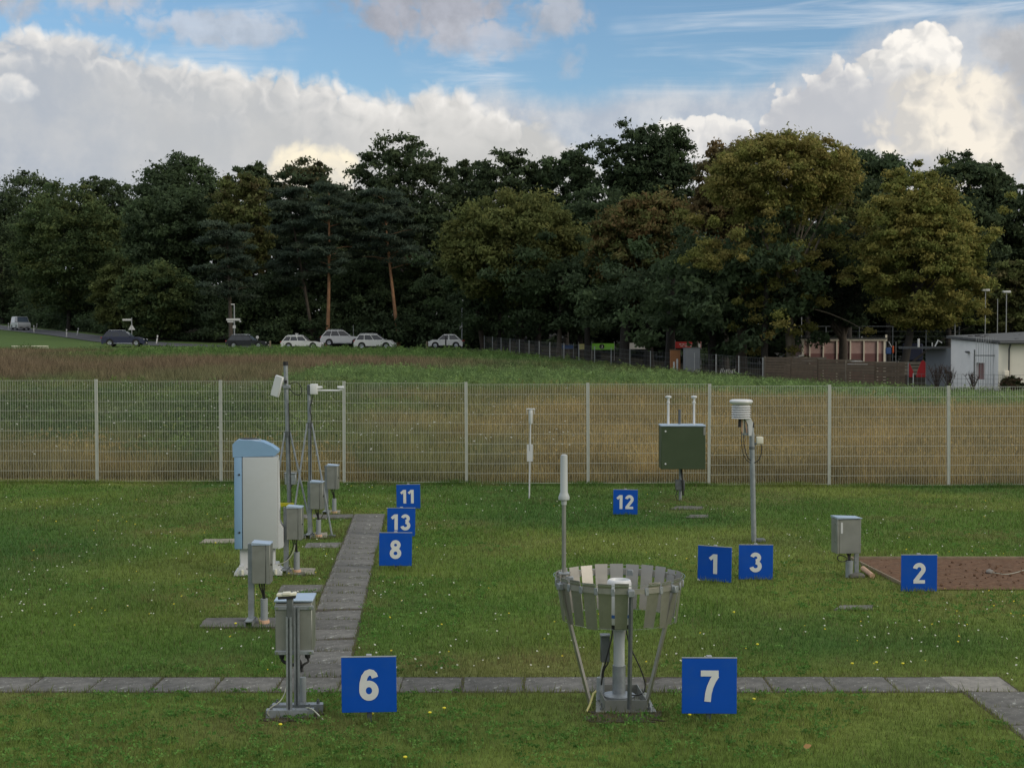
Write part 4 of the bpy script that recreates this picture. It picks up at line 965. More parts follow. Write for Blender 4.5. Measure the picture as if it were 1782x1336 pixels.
    xpane(fr_x, B + .03, Hc - .08, .012, 'windscreen', M['glass_light']); xpane(rr_x, B + .05, Hc - .10, -.012, 'rear_window', M['glass'])
    for cx_ in (wb, -wb):
        for s_ in (-1, 1):
            bm = MB(); bm.lathe([(rw * .62, -.10), (rw * .97, -.10), (rw, -.07), (rw, .07), (rw * .97, .10), (rw * .62, .10)], 22, cap=False); wh = bm.build('wheel', M['tyre'], t_, 30, loc=(cx_, s_ * (w2 - .10), rw), rot=(R(90), 0, 0))
            bm = MB(); bm.lathe([(rw * .62, .06), (rw * .60, .085), (rw * .5, .06), (.06, .07), (.02, .075)], 20)
            for k_ in range(5): bm.box((rw * .34 * math.cos(k_ * 1.2566), rw * .34 * math.sin(k_ * 1.2566), .075), (rw * .46, .05, .02), Matrix.Rotation(k_ * 1.2566, 3, 'Z'))
            o_ = bm.build('rim', M['rim'], wh); o_.rotation_euler = (0, 0, 0) if s_ < 0 else (R(180), 0, 0)
            bm = MB(); bm.tube([(cx_, s_ * (w2 - .22), rw), (cx_, s_ * (w2 - .06), rw)], rw + .045, 20); bm.build('wheel_arch', M['plastic_dark'], body)
    for s_ in (-1, 1):
        bm = MB(); bm.box((h * .94, s_ * (w2 - .16), f['nose'] * Hc * 1.02), (.16, .26, .13), Matrix.Rotation(s_ * -.3, 3, 'Z'), bev=.03); bm.build('headlight', M['lamp_clear'], t_)
        bm = MB(); bm.box((-h * .975, s_ * (w2 - .10), B * .90 if kind != 'van' else B), (.12, .20, .17 if kind in ('suv', 'mpv', 'van') else .13), Matrix.Rotation(s_ * .25, 3, 'Z'), bev=.03); bm.build('tail_light', M['lamp_red'], t_)
        bm = MB(); bm.box((L * f['ws'] - .18, s_ * (w2 + .06), B + .07), (.12, .16, .12), bev=.03); bm.build('mirror', M['plastic_dark'] if kind == 'van' else paint, t_)
        bm = MB(); bm.box((0, s_ * (w2 - .01), zb + .09), (L * .42, .025, .06)); bm.build('sill_trim', M['chrome'] if kind == 'suv' else M['plastic_dark'], t_)
        for hx in (.02, -.20):
            bm = MB(); bm.box((L * hx, s_ * (w2 - .035), B - .10), (.18, .03, .035), bev=.01); bm.build('door_handle', paint, t_)
        if kind in ('suv', 'wagon', 'mpv'):
            bm = MB(); bm.tube([(L * f['rr'] + .1, s_ * (tw - .02), Hc + .0), (L * f['rr'] + .2, s_ * (tw - .02), Hc + .05), (L * f['rf'] - .3, s_ * (tw - .02), Hc + .05), (L * f['rf'] - .15, s_ * (tw - .02), Hc - .0)], .022, 6); bm.build('roof_rail', M['chrome'], cab)
    bm = MB(); bm.box((h * .985, 0, zb + .17), (.06, Wd * .7, .22), bev=.02); bm.build('front_bumper', M['plastic_dark'], t_)
    bm = MB(); bm.box((-h * .97, 0, zb + .10), (.10, Wd * .92, .18), bev=.03); bm.build('rear_bumper', M['plastic_dark'], t_)
    bm = MB(); bm.box((h + .012, 0, zb + .16), (.012, .5, .11)); bm.build('number_plate', M['far_white'], t_)
    bm = MB(); bm.box((-h - .005, 0, B * .62), (.012, .5, .11)); bm.build('number_plate', M['far_white'], t_)
    return t_
car('parked_car', 'dark blue estate off-roader with a silver roof rail, on the road bend', 'car', 217, 150, 4.55, 1.62, 1.84, 'suv', M['car_blue'], R(3))
car('parked_car', 'black estate car half hidden by grass below the direction signs', 'car', 432, 148, 4.35, 1.40, 1.80, 'wagon', M['car_black'], R(-5), -.10)
car('parked_car', 'boxy old white estate car, leftmost of the white cars', 'car', 526, 147, 4.25, 1.40, 1.70, 'wagon', M['car_white'], R(-3), -.12)
car('parked_car', 'white off-roader with a red tail lamp, standing behind the other white cars', 'car', 597, 153.5, 4.75, 1.68, 1.88, 'suv', M['car_white'], R(2), .20)
car('parked_car', 'rounded white family van-car parked with its tail against the white off-roader', 'car', 653, 147.5, 4.25, 1.58, 1.78, 'mpv', M['car_white'], R(-4), -.10)
hc = car('parked_car', 'small white hatchback facing left with its door ajar beside the lamp post', 'car', 777, 149, 3.65, 1.50, 1.66, 'hatch', M['car_white'], R(176))
bm = MB(); bm.box((.0, 0, 0), (.14, .02, .95), bev=.01); bm.build('door_gap', M['plastic_dark'], hc, loc=(-.02, .84, .78))
car('delivery_van', 'silver grey van coming down the hill road at the far left', 'van', 36, 208.5, 4.6, 1.95, 1.88, 'van', M['car_silver'], R(-58), group='vehicles on the hill road')

# ------------------------------------------------------------ roadside posts and signs
def delineator(px, by, Y, tilt, label):
    p = P(px, by, Y); z = float(zg(p.x, Y)); t_ = thing('delineator_post', label, 'post', (p.x, Y, z), 0, 'white delineator posts along the road')
    bm = MB(); bm.box((0, 0, .40), (.15, .11, .82), bev=.03); bm.build('shaft', M['far_white'], t_)
    bm = MB(); bm.box((0, 0, .72), (.156, .116, .20), bev=.03); bm.build('black_band', M['black'], t_)
    bm = MB(); bm.prism([(-.075, .80), (.075, .80), (.075, .96), (-.075, 1.02)], -.055, .055); bm.build('head', M['far_white'], t_)
    bm = MB(); bm.box((0, -.06, .73), (.05, .006, .14)); bm.build('reflector', M['lamp_clear'], t_)
    t_.rotation_euler = (0, tilt, .3); return t_
delineator(15, 574, 211, 0, 'white delineator post left of the van on the hill road')
delineator(59, 583, 197, 0, 'white delineator post just right of the van, near edge of the hill road')
delineator(63, 570, 210, .12, 'white delineator post across the road behind the van')
delineator(116, 591, 178, 0, 'white delineator post midway down the near edge of the hill road')
delineator(134, 582, 184, .18, 'leaning white delineator post on the far edge of the hill road')
delineator(272, 597, 157, .16, 'leaning white delineator post right of the dark blue car')
def signpost(name, label, px, by, Y, htop, pole=.045):
    p = P(px, by, Y); z = float(zg(p.x, Y)); s_ = F / Y; t_ = thing(name, label, 'sign', (p.x, Y, z))
    zp = lambda py: (H + (YH - py) / s_) - z
    bm = MB(); bm.tube([(0, 0, -.1), (0, 0, zp(htop))], pole, 8); bm.build('pole', M['far_pole'], t_)
    return t_, zp, s_
t_, zp, s_ = signpost('warning_signpost', 'pole with a white triangle seen from behind and a name plate, by the blue car', 229.5, 600, 152, 553)
bm = MB(); bm.box((-8.5 / s_, 0, zp(556.5)), (15 / s_, .04, 3.2 / s_)); bm.build('name_plate', M['far_white'], t_)
bm = MB(); bm.prism([(-6.2 / s_, zp(574)), (6.2 / s_, zp(574)), (0, zp(564))], -.03, -.01); bm.build('triangle', M['far_white'], t_)
t_, zp, s_ = signpost('direction_signpost', 'tall lamp pole with white direction boards above the black car', 408, 603, 151, 531, .06)
bm = MB(); bm.box((-1.5 / s_, -.07, zp(556)), (24 / s_, .04, 3.6 / s_)); bm.build('upper_board', M['far_white'], t_)
bm = MB(); bm.box((-6.5 / s_, -.07, zp(559.8)), (10.5 / s_, .04, 2.4 / s_)); bm.build('lower_board', M['far_white'], t_)
bm = MB(); bm.box((10.5 / s_, -.07, zp(559.3)), (3 / s_, .04, 2.2 / s_)); bm.build('small_board', M['far_white'], t_)
bm = MB(); bm.box((0, -.07, zp(568.8)), (5 / s_, .04, 5.4 / s_)); bm.build('square_plate', M['far_white'], t_)
bm = MB(); bm.box((-2.5 / s_, 0, zp(529.8)), (6.5 / s_, .16, .12), bev=.03); bm.build('lamp_head', M['far_white'], t_)
t_, zp, s_ = signpost('street_lamp', 'thin street lamp with a square plate beside the small white hatchback', 804, 607, 151, 537, .06)
bm = MB(); bm.box((2.0 / s_, 0, zp(536.5)), (4.6 / s_, .2, .16), bev=.04); bm.build('lamp_head', M['far_pole'], t_)
bm = MB(); bm.box((-1.3 / s_, -.06, zp(570)), (5.2 / s_, .04, 6 / s_)); bm.build('square_plate', M['far_white'], t_)
t_, zp, s_ = signpost('give_way_signpost', 'pole with a small white triangle standing point down behind the old estate car', 516.5, 604, 152, 582, .04)
bm = MB(); bm.prism([(-3.2 / s_, zp(580)), (3.2 / s_, zp(580)), (0, zp(586))], -.05, -.03); bm.build('triangle', M['far_white'], t_)
t_, zp, s_ = signpost('thin_pole', 'thin bare pole rising behind the white off-roader', 615, 604, 157, 566, .03)
t_['category'] = 'pole'
for px, py, Y, lab in ((511, 588, 153, 'round white mirror on a stalk behind the old white estate car'), (448, 587, 152, 'round white mirror on a stalk behind the black estate car')):
    p = P(px, py, Y); z = float(zg(p.x, Y)); t_ = thing('traffic_mirror', lab, 'mirror', (p.x, Y, z))
    bm = MB(); bm.tube([(0, 0, -.1), (0, 0, p.z - z)], .03, 6); bm.build('pole', M['far_pole'], t_)
    bm = MB(); bm.lathe([(.02, -.03), (.16, -.03), (.17, 0), (.16, .02), (.02, .04)], 14); bm.build('disc', M['far_white'], t_, loc=(0, -.05, p.z - z), rot=(R(90), 0, 0))
for px, Y, lab in ((470, 146.5, 'wooden bollard at the nose of the black car'), (491.5, 146.8, 'wooden bollard at the tail of the old white estate car'), (743, 147.5, 'wooden bollard left of the small white hatchback')):
    p = P(px, 606, Y); bm = MB(); bm.lathe([(.10, -.1), (.10, .72), (.075, .80), (.02, .82)], 10); bm.build('bollard', M['wood_post'])
    o_ = bpy.context.scene.objects[-1] if False else C.objects[-1]; o_.location = (p.x, Y, float(zg(p.x, Y))); tag(o_, lab, 'bollard', 'wooden bollards by the parked cars')
# low rail at the left of the field, thin white pole at the picture edge
bm = MB(); p0, p1 = P(20, 601.5, 140), P(84, 602.5, 140)
for q in (0, 1): bm.box((p0 + p1) / 2 + Vector((0, q * .12, -.02 - q * .16)), ((p1 - p0).length, .08, .09), bev=.01)
bm.build('timber_rail', M['kiosk_frame']); tag(C.objects[-1], 'low pale timber beam lying on the bank below the hill road', 'beam')

# ------------------------------------------------------------ far wire-mesh fence, from the cars to the hut
def mesh_fence(pts, h, label, name='far_fence', wire=.011, step=.22):
    t_ = thing(name, label, 'fence')
    for k in range(len(pts)):
        x, y = pts[k]; z = float(zg(x, y))
        bm = MB(); bm.tube([(0, 0, -.1), (0, 0, h + .05)], .035, 6); bm.build('post', M['far_pole'], t_, loc=(x, y, z))
        if k + 1 < len(pts):
            x2, y2 = pts[k + 1]; z2 = float(zg(x2, y2)); d_ = Vector((x2 - x, y2 - y, z2 - z)); L_ = d_.length; bm = MB()
            for q in range(1, int(L_ / step)):
                c_ = d_ * (q * step / L_); bm.box(c_ + Vector((0, 0, h / 2)), (wire, wire, h))
            for q in range(5): bm.tube([Vector((0, 0, .05 + q * (h - .05) / 4)), d_ + Vector((0, 0, .05 + q * (h - .05) / 4))], wire * .6, 4, False)
            bm.build('mesh_panel', M['galv_dark'], t_, loc=(x, y, z))
def along(ctrl, step):
    c_ = np.array(ctrl, float); d = np.r_[0, np.cumsum(np.hypot(*np.diff(c_, axis=0).T))]; n = int(d[-1] / step); tt = np.linspace(0, d[-1], n + 1)
    return list(zip(np.interp(tt, d, c_[:, 0]), np.interp(tt, d, c_[:, 1])))
mesh_fence(along([(-2.9, 149), (3.5, 128), (8.5, 116), (12.2, 108.5)], 3.0), 1.5, 'grey wire mesh fence running from the hatchback along the dark trees')
mesh_fence(along([(13.6, 106), (17.2, 97.5)], 2.6), 1.6, 'short wire mesh fence between the grey steel shed and the board fence')
mesh_fence(along([(25.0, 88.6), (31.5, 85.5)], 2.2), 1.15, 'low wire mesh fence before the white building', wire=.012, step=.25)
# stacked white letters sprayed on a board by the fence
# ------------------------------------------------------------ board fence
bf = thing('board_fence', 'dark weathered board fence at the far right edge of the meadow', 'fence')
pts = along([(17.3, 97.3), (21, 93.8), (25.0, 90.4)], 1.85)
for k in range(len(pts) - 1):
    (x, y), (x2, y2) = pts[k], pts[k + 1]; z = float(zg(x, y)); d_ = Vector((x2 - x, y2 - y, 0)); L_ = d_.length; ang = math.atan2(d_.y, d_.x); hh = 1.72 + random.uniform(-.06, .06)
    bm = MB(); nb = 9
    for q in range(nb): bm.box((L_ / 2, random.uniform(-.012, .012), .06 + (q + .5) * (hh - .06) / nb), (L_ - .07, .025, (hh - .06) / nb - .022), Matrix.Rotation(R(-6), 3, 'X'))
    bm.build('panel', M['board_dark'], bf, loc=(x, y, z), rot=(0, 0, ang))
    bm = MB(); bm.box((0, 0, hh / 2), (.08, .08, hh + .08), bev=.008); bm.build('post', M['board_mid'] if k % 3 == 0 else M['board_dark'], bf, loc=(x, y, z))
# second, lighter rail fence behind it
rf_ = thing('rail_fence', 'pale horizontal board fence behind the dark board fence', 'fence')
for k, x in enumerate(np.arange(20.5, 32.0, 2.3)):
    y = 103.2 - (x - 20.5) * .35; z = float(zg(x, y))
    for q in range(4):
        bm = MB(); bm.box((1.15, 0, 1.0 + q * .24), (2.25, .03, .19)); bm.build('board', M['board_mid'], rf_, loc=(x, y, z), rot=(0, 0, math.atan2(-.35, 1)))
    bm = MB(); bm.box((0, .04, .9), (.09, .09, 1.9)); bm.build('post', M['board_mid'], rf_, loc=(x, y, z))

# ------------------------------------------------------------ pavilion with brown panels
Yk = 113.0; s_ = F / Yk; pk = P(1467, 626, Yk); zk = float(zg(pk.x, Yk)); zp = lambda py: H + (YH - py) / s_ - zk; xp = lambda px: (px - 1467) / s_
t_ = thing('pavilion', 'low pavilion with a cream frame and seven brown wall panels', 'building', (pk.x, Yk, zk))
z0, z1 = -.1, zp(592.5); bounds = [1397, 1409, 1432.5, 1456, 1479.5, 1503, 1527, 1539]
for k in range(7):
    xa, xb = xp(bounds[k]) + .05, xp(bounds[k + 1]) - .05
    bm = MB(); bm.box(((xa + xb) / 2, .06, (z0 + z1) / 2), (xb - xa, .05, z1 - z0)); pn = bm.build('panel', M['kiosk_brown'], t_)
    bm = MB(); bm.box(((xa + xb) / 2, .028, (z0 + zp(615)) / 2), (xb - xa, .014, zp(615) - z0)); bm.build('lower_panel', M['kiosk_maroon'], pn)
for x in bounds:
    bm = MB(); bm.box((xp(x), 0, (z0 + z1) / 2), (.10 if x not in (1397, 1539) else .17, .14, z1 - z0)); bm.build('mullion', M['kiosk_frame'], t_)
bm = MB(); bm.box((0, 0, zp(591)), (xp(1542) - xp(1393.5), .22, .17)); bm.build('fascia', M['kiosk_frame'], t_)
bm = MB(); bm.box((0, 1.4, zp(588.6)), (xp(1544) - xp(1391), 3.2, .08)); bm.build('roof', M['roof_felt'], t_)
for x in (xp(1395), xp(1541)):
    bm = MB(); bm.box((x, 1.5, (z0 + z1) / 2), (.08, 2.8, z1 - z0)); bm.build('side_wall', M['kiosk_brown'], t_)
bm = MB(); bm.box((xp(1541.5), -.05, zp(588)), (.14, .14, .5)); bm.build('finial_post', M['kiosk_frame'], t_)
# upturned boat-like tub and junk along the fence
p = P(1492, 631, 96.5); bm = MB()
bm.prism([(-.55, 0), (.55, 0), (.52, .14), (.40, .26), (.1, .33), (-.25, .31), (-.48, .16)], -.5, .5); bm.build('tarpaulin_heap', M['far_white'], loc=(p.x, 96.5, p.z - .22), rot=(0, 0, .2)); tag(C.objects[-1], 'white domed cover over a heap behind the dark board fence', 'cover')
p = P(1391, 624, 101.5); z = float(zg(p.x, 101.5)); t_ = thing('timber_pile', 'pile of grey timber and junk at the foot of the yellowing tree', 'pile', (p.x, 101.5, z))
for k in range(9):
    bm = MB(); bm.box((random.uniform(-.8, .9), random.uniform(-.2, .2), 1.2 + random.uniform(-.3, .75)), (random.uniform(.2, .9), .3, random.uniform(.05, .3)), Matrix.Rotation(random.uniform(-.4, .4), 3, 'Y')); bm.build('plank', M['board_mid'] if k % 2 else M['stone'], t_)
bm = MB(); bm.box((0, .1, .6), (2.0, .5, 1.2)); bm.build('base_stack', M['board_dark'], t_)

# ------------------------------------------------------------ white flat-roofed building at the right
Yb = 87.0; cr_ = P(1737, 690, Yb); zb = float(zg(cr_.x, Yb)) - .05; s_ = F / Yb
t_ = thing('flat_roofed_house', 'single-storey house with shaded end wall, cream front and dark felt roof', 'building', (cr_.x, Yb, zb))
hw = H + (YH - 599) / s_ - zb                     # eaves at the corner
gl = Vector((P(1655, 600, 93).x - cr_.x, 93 - Yb, 0)); hl = H + (YH - 590) * 93 / F - zb
cd = Vector((6.5, -1.2, 0))
def wallq(a_, b_, h0, h1, h0b, h1b, nm, m, th=.2):
    d_ = (b_ - a_); n_ = Vector((d_.y, -d_.x, 0)).normalized() * -th; bm = MB()
    q = [a_ + Vector((0, 0, h0)), b_ + Vector((0, 0, h0b)), b_ + Vector((0, 0, h1b)), a_ + Vector((0, 0, h1))]
    A0 = [bm.bm.verts.new(p_) for p_ in q]; B0 = [bm.bm.verts.new(p_ + n_) for p_ in q]
    bm.bm.faces.new(A0); bm.bm.faces.new(B0[::-1])
    for k in range(4): bm.bm.faces.new((A0[k], B0[k], B0[(k + 1) % 4], A0[(k + 1) % 4]))
    return bm.build(nm, m, t_, 20)
O = Vector((0, 0, 0))
# end wall with a window opening: built from four pieces round the hole
f0, f1 = .28, .45; zA, zB = .62 * hw, .28 * hw
hh = lambda f_: hw + (hl - hw) * f_
wallq(gl, gl * f1, 0, hl, 0, hh(f1), 'end_wall', M['render_shade_side']); wallq(gl * f0, O, 0, hh(f0), 0, hw, 'end_wall', M['render_shade_side'])
wallq(gl * f1, gl * f0, zA, hh(f1), zA, hh(f0), 'end_wall', M['render_shade_side']); wallq(gl * f1, gl * f0, 0, zB, 0, zB, 'end_wall', M['render_shade_side'])
nrm_ = Vector((gl.y, -gl.x, 0)).normalized() * -1
win = wallq(gl * f1 - nrm_ * -.0 + Vector((.12, .1, 0)), gl * f0 + Vector((.12, .1, 0)), zB, zA, zB, zA, 'window', M['kiosk_maroon'], .03)
wallq(O, cd, 0, hw, 0, hw + .05, 'front_wall', M['render_cream'])
# roof slab with overhang, fascia and gutter
bm = MB(); up = Vector((0, 0, .06)); q = [O + Vector((-.05, -.35, hw)), cd + Vector((0, -.35, hw + .05)), cd + gl + Vector((0, 0, hl + .35)), gl + Vector((-.25, .2, hl))]
A0 = [bm.bm.verts.new(p_ + up) for p_ in q]; B0 = [bm.bm.verts.new(p_ + up + Vector((0, 0, .16))) for p_ in q]; bm.bm.faces.new(A0[::-1]); bm.bm.faces.new(B0)
for k in range(4): bm.bm.faces.new((A0[k], A0[(k + 1) % 4], B0[(k + 1) % 4], B0[k]))
rf = bm.build('roof', M['roof_felt'], t_, 20)
bm = MB(); bm.tube([q[0] + Vector((0, -.08, .08)), q[1] + Vector((0, -.08, .08))], .075, 8); bm.build('gutter', M['roof_trim'], rf)
for k in range(14):
    a_, b_ = random.uniform(.06, .9), random.uniform(.1, .85); c_ = q[0].lerp(q[1], a_).lerp(q[3].lerp(q[2], a_), b_)
    bm = MB(); bm.box(c_ + Vector((0, 0, .24)), (.28, .2, .07), bev=.02); bm.build('vent', M['black'], rf)
dp = Vector((.62, -.22, 0))
bm = MB(); bm.tube([dp + Vector((0, -.12, hw + .05)), dp + Vector((-.05, 0, hw - .3)), dp + Vector((-.05, 0, 0))], .055, 8); bm.build('downpipe', M['roof_trim'], t_)
bm = MB(); bm.box(Vector((.40, -.22, hw * .42)), (.3, .25, .35), bev=.03); bm.build('meter_box', M['kiosk_frame'], t_)
bm = MB(); c_ = gl * .62; bm.lathe([(.02, .02), (.13, .0), (.17, -.05), (.1, -.10), (.02, -.11)], 12); bm.build('wall_lamp', M['roof_trim'], t_, loc=c_ + Vector((-.1, -.1, hh(.62) * .80)))
gt = thing('gate', None, None); gt.parent = t_; gt.location = gl * .16 + Vector((-.4, -.5, 0))
for x in (-.75, .65): bm = MB(); bm.box((x, 0, .62 * hw * .8), (.07, .07, .62 * hw * 1.6 * .8)); bm.build('gate_post', M['galv_dark'], gt)
bm = MB(); bm.box((-.05, 0, .62 * hw * 1.25), (1.4, .06, .06)); bm.build('gate_bar', M['galv_dark'], gt)
for k in range(9): bm = MB(); bm.box((-.65 + k * .15, 0, .60 * hw), (.02, .02, 1.1 * hw)); bm.build('gate_rod', M['far_pole'], gt)
# lower annex with a blue-grey wall
an0 = gl + Vector((.02, .1, 0)); an1 = gl + Vector((P(1608, 600, 96).x - P(1655, 600, 93).x, 2.6, 0)); ha = H + (YH - 609) * 95 / F - zb
wallq(an1, an0, -.3, ha, -.3, ha + .15, 'annex_wall', M['container_grey'])
bm = MB(); c_ = (an0 + an1) / 2 + Vector((-.35, .9, ha + .16)); bm.box(c_, ((an1 - an0).length + 1.0, 2.2, .16), Matrix.Rotation(math.atan2((an0 - an1).y, (an0 - an1).x), 3, 'Z')); bm.build('annex_roof', M['roof_trim'], t_)
for k in range(2):
    bm = MB(); bm.tube([an0 + Vector((-1.1 - k * .9, .4, ha + .2)), an0 + Vector((-1.1 - k * .9, .4, ha + (.75 if k else .5)))], .07 if k else .03, 8); bm.build('flue', M['far_white'], t_)
bm = MB(); c_ = an0 + Vector((-.75, .3, ha + .22)); bm.tube([c_ + Vector((-.2, 0, 0)), c_ + Vector((0, 0, .42)), c_ + Vector((.25, 0, .25))], .045, 6); bm.build('bent_pipe', M['far_white'], t_)

# red sheet and odd things left of the building
t_ = thing('red_tarpaulin', 'bright red peaked sheets hung at the grey annex of the house', 'tarpaulin', P(1597, 656, 94.5)); t_.location.z -= .0
for x, w_, h_, nm in ((.20, .62, 1.12, 'large_sheet'), (-.42, .30, .92, 'small_sheet')):
    bm = MB(); bm.prism([(x - w_ / 2, 0), (x + w_ / 2, 0), (x + w_ / 2, h_ * .86), (x + w_ * .25, h_), (x + w_ * .05, h_ * .93), (x - w_ * .35, h_ * .35)] if nm[0] == 'l' else [(x - w_ / 2, 0), (x + w_ / 2, 0), (x + w_ * .4, h_ * .4), (x, h_ * .7), (x - w_ / 2, h_)], -.03, .03); bm.build(nm, M['red_sheet'], t_)
for x in (-.62, .55): bm = MB(); bm.tube([(x, .05, -1.2), (x, .05, 1.0)], .03, 6); bm.build('pole', M['far_pole'], t_)
p = P(1550, 608, 104); bm = MB(); bm.box((0, 0, 0), (1.4, .6, 1.3), bev=.1); bm.build('dark_tarpaulin', M['navy'], loc=(p.x + 1.6, 104, p.z - .2)); tag(C.objects[-1], 'navy blue covered stack beside the right-hand tree trunk', 'tarpaulin')
p = P(1551, 607, 108); t_ = thing('playground_frame', 'thin blue and orange playground frame right of the pavilion', 'frame', (p.x, 108, float(zg(p.x, 108))))
hz = p.z - t_.location.z
for x in (-.4, .35): bm = MB(); bm.tube([(x, 0, 0), (x, 0, hz + .55)], .025, 6); bm.build('pole', M['far_pole'], t_)
bm = MB(); bm.box((.12, -.05, hz - .05), (.13, .06, .55), bev=.03); bm.build('orange_panel', M['orange'], t_)
bm = MB(); bm.box((-.22, .0, hz - .15), (.45, .1, .5), bev=.05); bm.build('blue_panel', M['banner_blue'], t_)
bm = MB(); bm.tube([(-.2, -.02, hz + .55), (.05, -.02, hz + .1)], .03, 6); bm.build('white_rod', M['far_white'], t_)
# bare shrubs before the building, leafy bush at the corner
def bare_shrub(px, by, Y, h, label, n=26):
    p = P(px, by, Y); z = float(zg(p.x, Y)); t_ = thing('bare_shrub', label, 'shrub', (p.x, Y, z), 0, 'twiggy shrubs before the house')
    bm = MB()
    for k in range(n):
        a_ = random.uniform(0, 6.28); sp = random.uniform(.05, .42) * h; hh_ = h * random.uniform(.55, 1.0); e_ = Vector((math.cos(a_) * sp, math.sin(a_) * sp * .6, hh_)); m_ = Vector((e_.x * .35, e_.y * .35, hh_ * .5))
        bm.tube([(random.uniform(-.05, .05), 0, 0), m_, e_], [.03, .022, .008], 4)
        for _ in range(5):
            f_ = random.uniform(.35, .95); b0 = m_.lerp(e_, f_); bm.tube([b0, b0 + Vector((random.uniform(-.2, .2), random.uniform(-.15, .15), random.uniform(.1, .32)))], [.014, .006], 4)
    bm.build('stems', M['twig'], t_)
bare_shrub(1630, 676, 88.5, 1.75, 'taller twin clump of bare purple-brown twigs, left one')
bare_shrub(1652, 676, 88.2, 1.7, 'twin clump of bare purple-brown twigs, right one')
bare_shrub(1693, 682, 86.2, 1.25, 'thin bare twig shrub before the house window', 15)

# ------------------------------------------------------------ sports ground beyond the trees: banners, shed, poles
def banner(px0_, px1_, y0_, y1_, Y, m, label, post=True):
    a_, b_ = P(px0_, y1_, Y), P(px1_, y0_, Y); z = float(zg(a_.x, Y)); t_ = thing('advert_banner', label, 'banner', ((a_.x + b_.x) / 2, Y, z), 0, 'banners at the sports ground')
    bm = MB(); bm.box((0, 0, (a_.z + b_.z) / 2 - z), (b_.x - a_.x, .03, b_.z - a_.z)); bn_ = bm.build('cloth', M[m], t_)
    for s_ in (-1, 1): bm = MB(); bm.tube([(s_ * (b_.x - a_.x) / 2, .05, -.1), (s_ * (b_.x - a_.x) / 2, .05, b_.z - z + .2)], .03, 6); bm.build('pole', M['far_pole'], t_)
    return t_, bn_, (a_.z + b_.z) / 2 - z
t_, b_, zc = banner(1030, 1069, 597.5, 608.5, 142, 'banner_green', 'bright green banner with a round black and white emblem under the dark trees')
bm = MB(); bm.lathe([(.02, 0), (.26, 0)], 20, cap=False); bm.build('emblem', M['black'], b_, loc=(-.12, -.022, zc), rot=(R(90), 0, 0))
bm = MB(); bm.prism([(-.05, -.17), (.02, -.17), (.07, .0), (.03, .17), (-.01, .16), (.01, .0)], -.002, 0); bm.build('emblem_mark', M['banner_white'], b_, loc=(-.12, -.026, zc))
banner(1093, 1128, 596.5, 607.5, 141, 'banner_white', 'plain white banner right of the green banner')
t_, b_, zc = banner(1175, 1220, 594.5, 605.5, 136, 'banner_red', 'red banner with white lettering above the grey shed')
for k in range(5): bm = MB(); bm.box((-.75 + k * .3, -.02, zc + .06), (.2, .006, .09)); bm.build('lettering', M['banner_white'], b_)
for k in range(3): bm = MB(); bm.box((-.6 + k * .4, -.02, zc - .12), (.28, .006, .07)); bm.build('lettering', M['banner_white'], b_)
bm = MB(); bm.box((.98, -.022, zc), (.42, .006, .5)); bm.build('end_square', M['banner_white'], b_)
banner(978, 998, 600.5, 607, 143, 'banner_blue', 'small blue banner left of the green one')
banner(1007, 1018, 598.5, 608, 143, 'banner_yellow', 'small pale yellow board between the blue and green banners')
p = P(1205, 648, 106); z = float(zg(p.x, 106)); t_ = thing('steel_shed', 'upright grey ribbed steel shed by the far fence', 'shed', (p.x, 106, z)); s_ = F / 106
hz = H + (YH - 606) / s_ - z
bm = MB(); bm.box((0, .6, hz / 2), (26 / s_, 1.2, hz)); bd = bm.build('wall', M['container_grey'], t_)
for k in range(7): bm = MB(); bm.box((-11 / s_ + k * 3.7 / s_, -.015, hz / 2), (.05, .03, hz - .1)); bm.build('rib', M['container_grey'], bd)
bm = MB(); bm.box((0, .6, hz + .03), (28 / s_, 1.3, .06)); bm.build('roof', M['galv_dark'], t_)
p = P(1175.5, 645, 107.5); z = float(zg(p.x, 107.5)); t_ = thing('brown_hutch', 'upright rust brown timber box left of the grey steel shed', 'box', (p.x, 107.5, z)); hz = H + (YH - 609) * 107.5 / F - z
bm = MB(); bm.box((0, .3, hz / 2), (.72, .6, hz)); bm.build('wall', M['crate_orange'], t_)
bm = MB(); bm.box((0, .3, hz + .03), (.8, .7, .06)); bm.build('roof', M['board_dark'], t_)
for k, x in enumerate((-.12, .12)): bm = MB(); bm.box((x, -.06, .5 + k * .1), (.13, .04, .75 + k * .25), bev=.03); bm.build('pale_board', M['far_white'], t_)
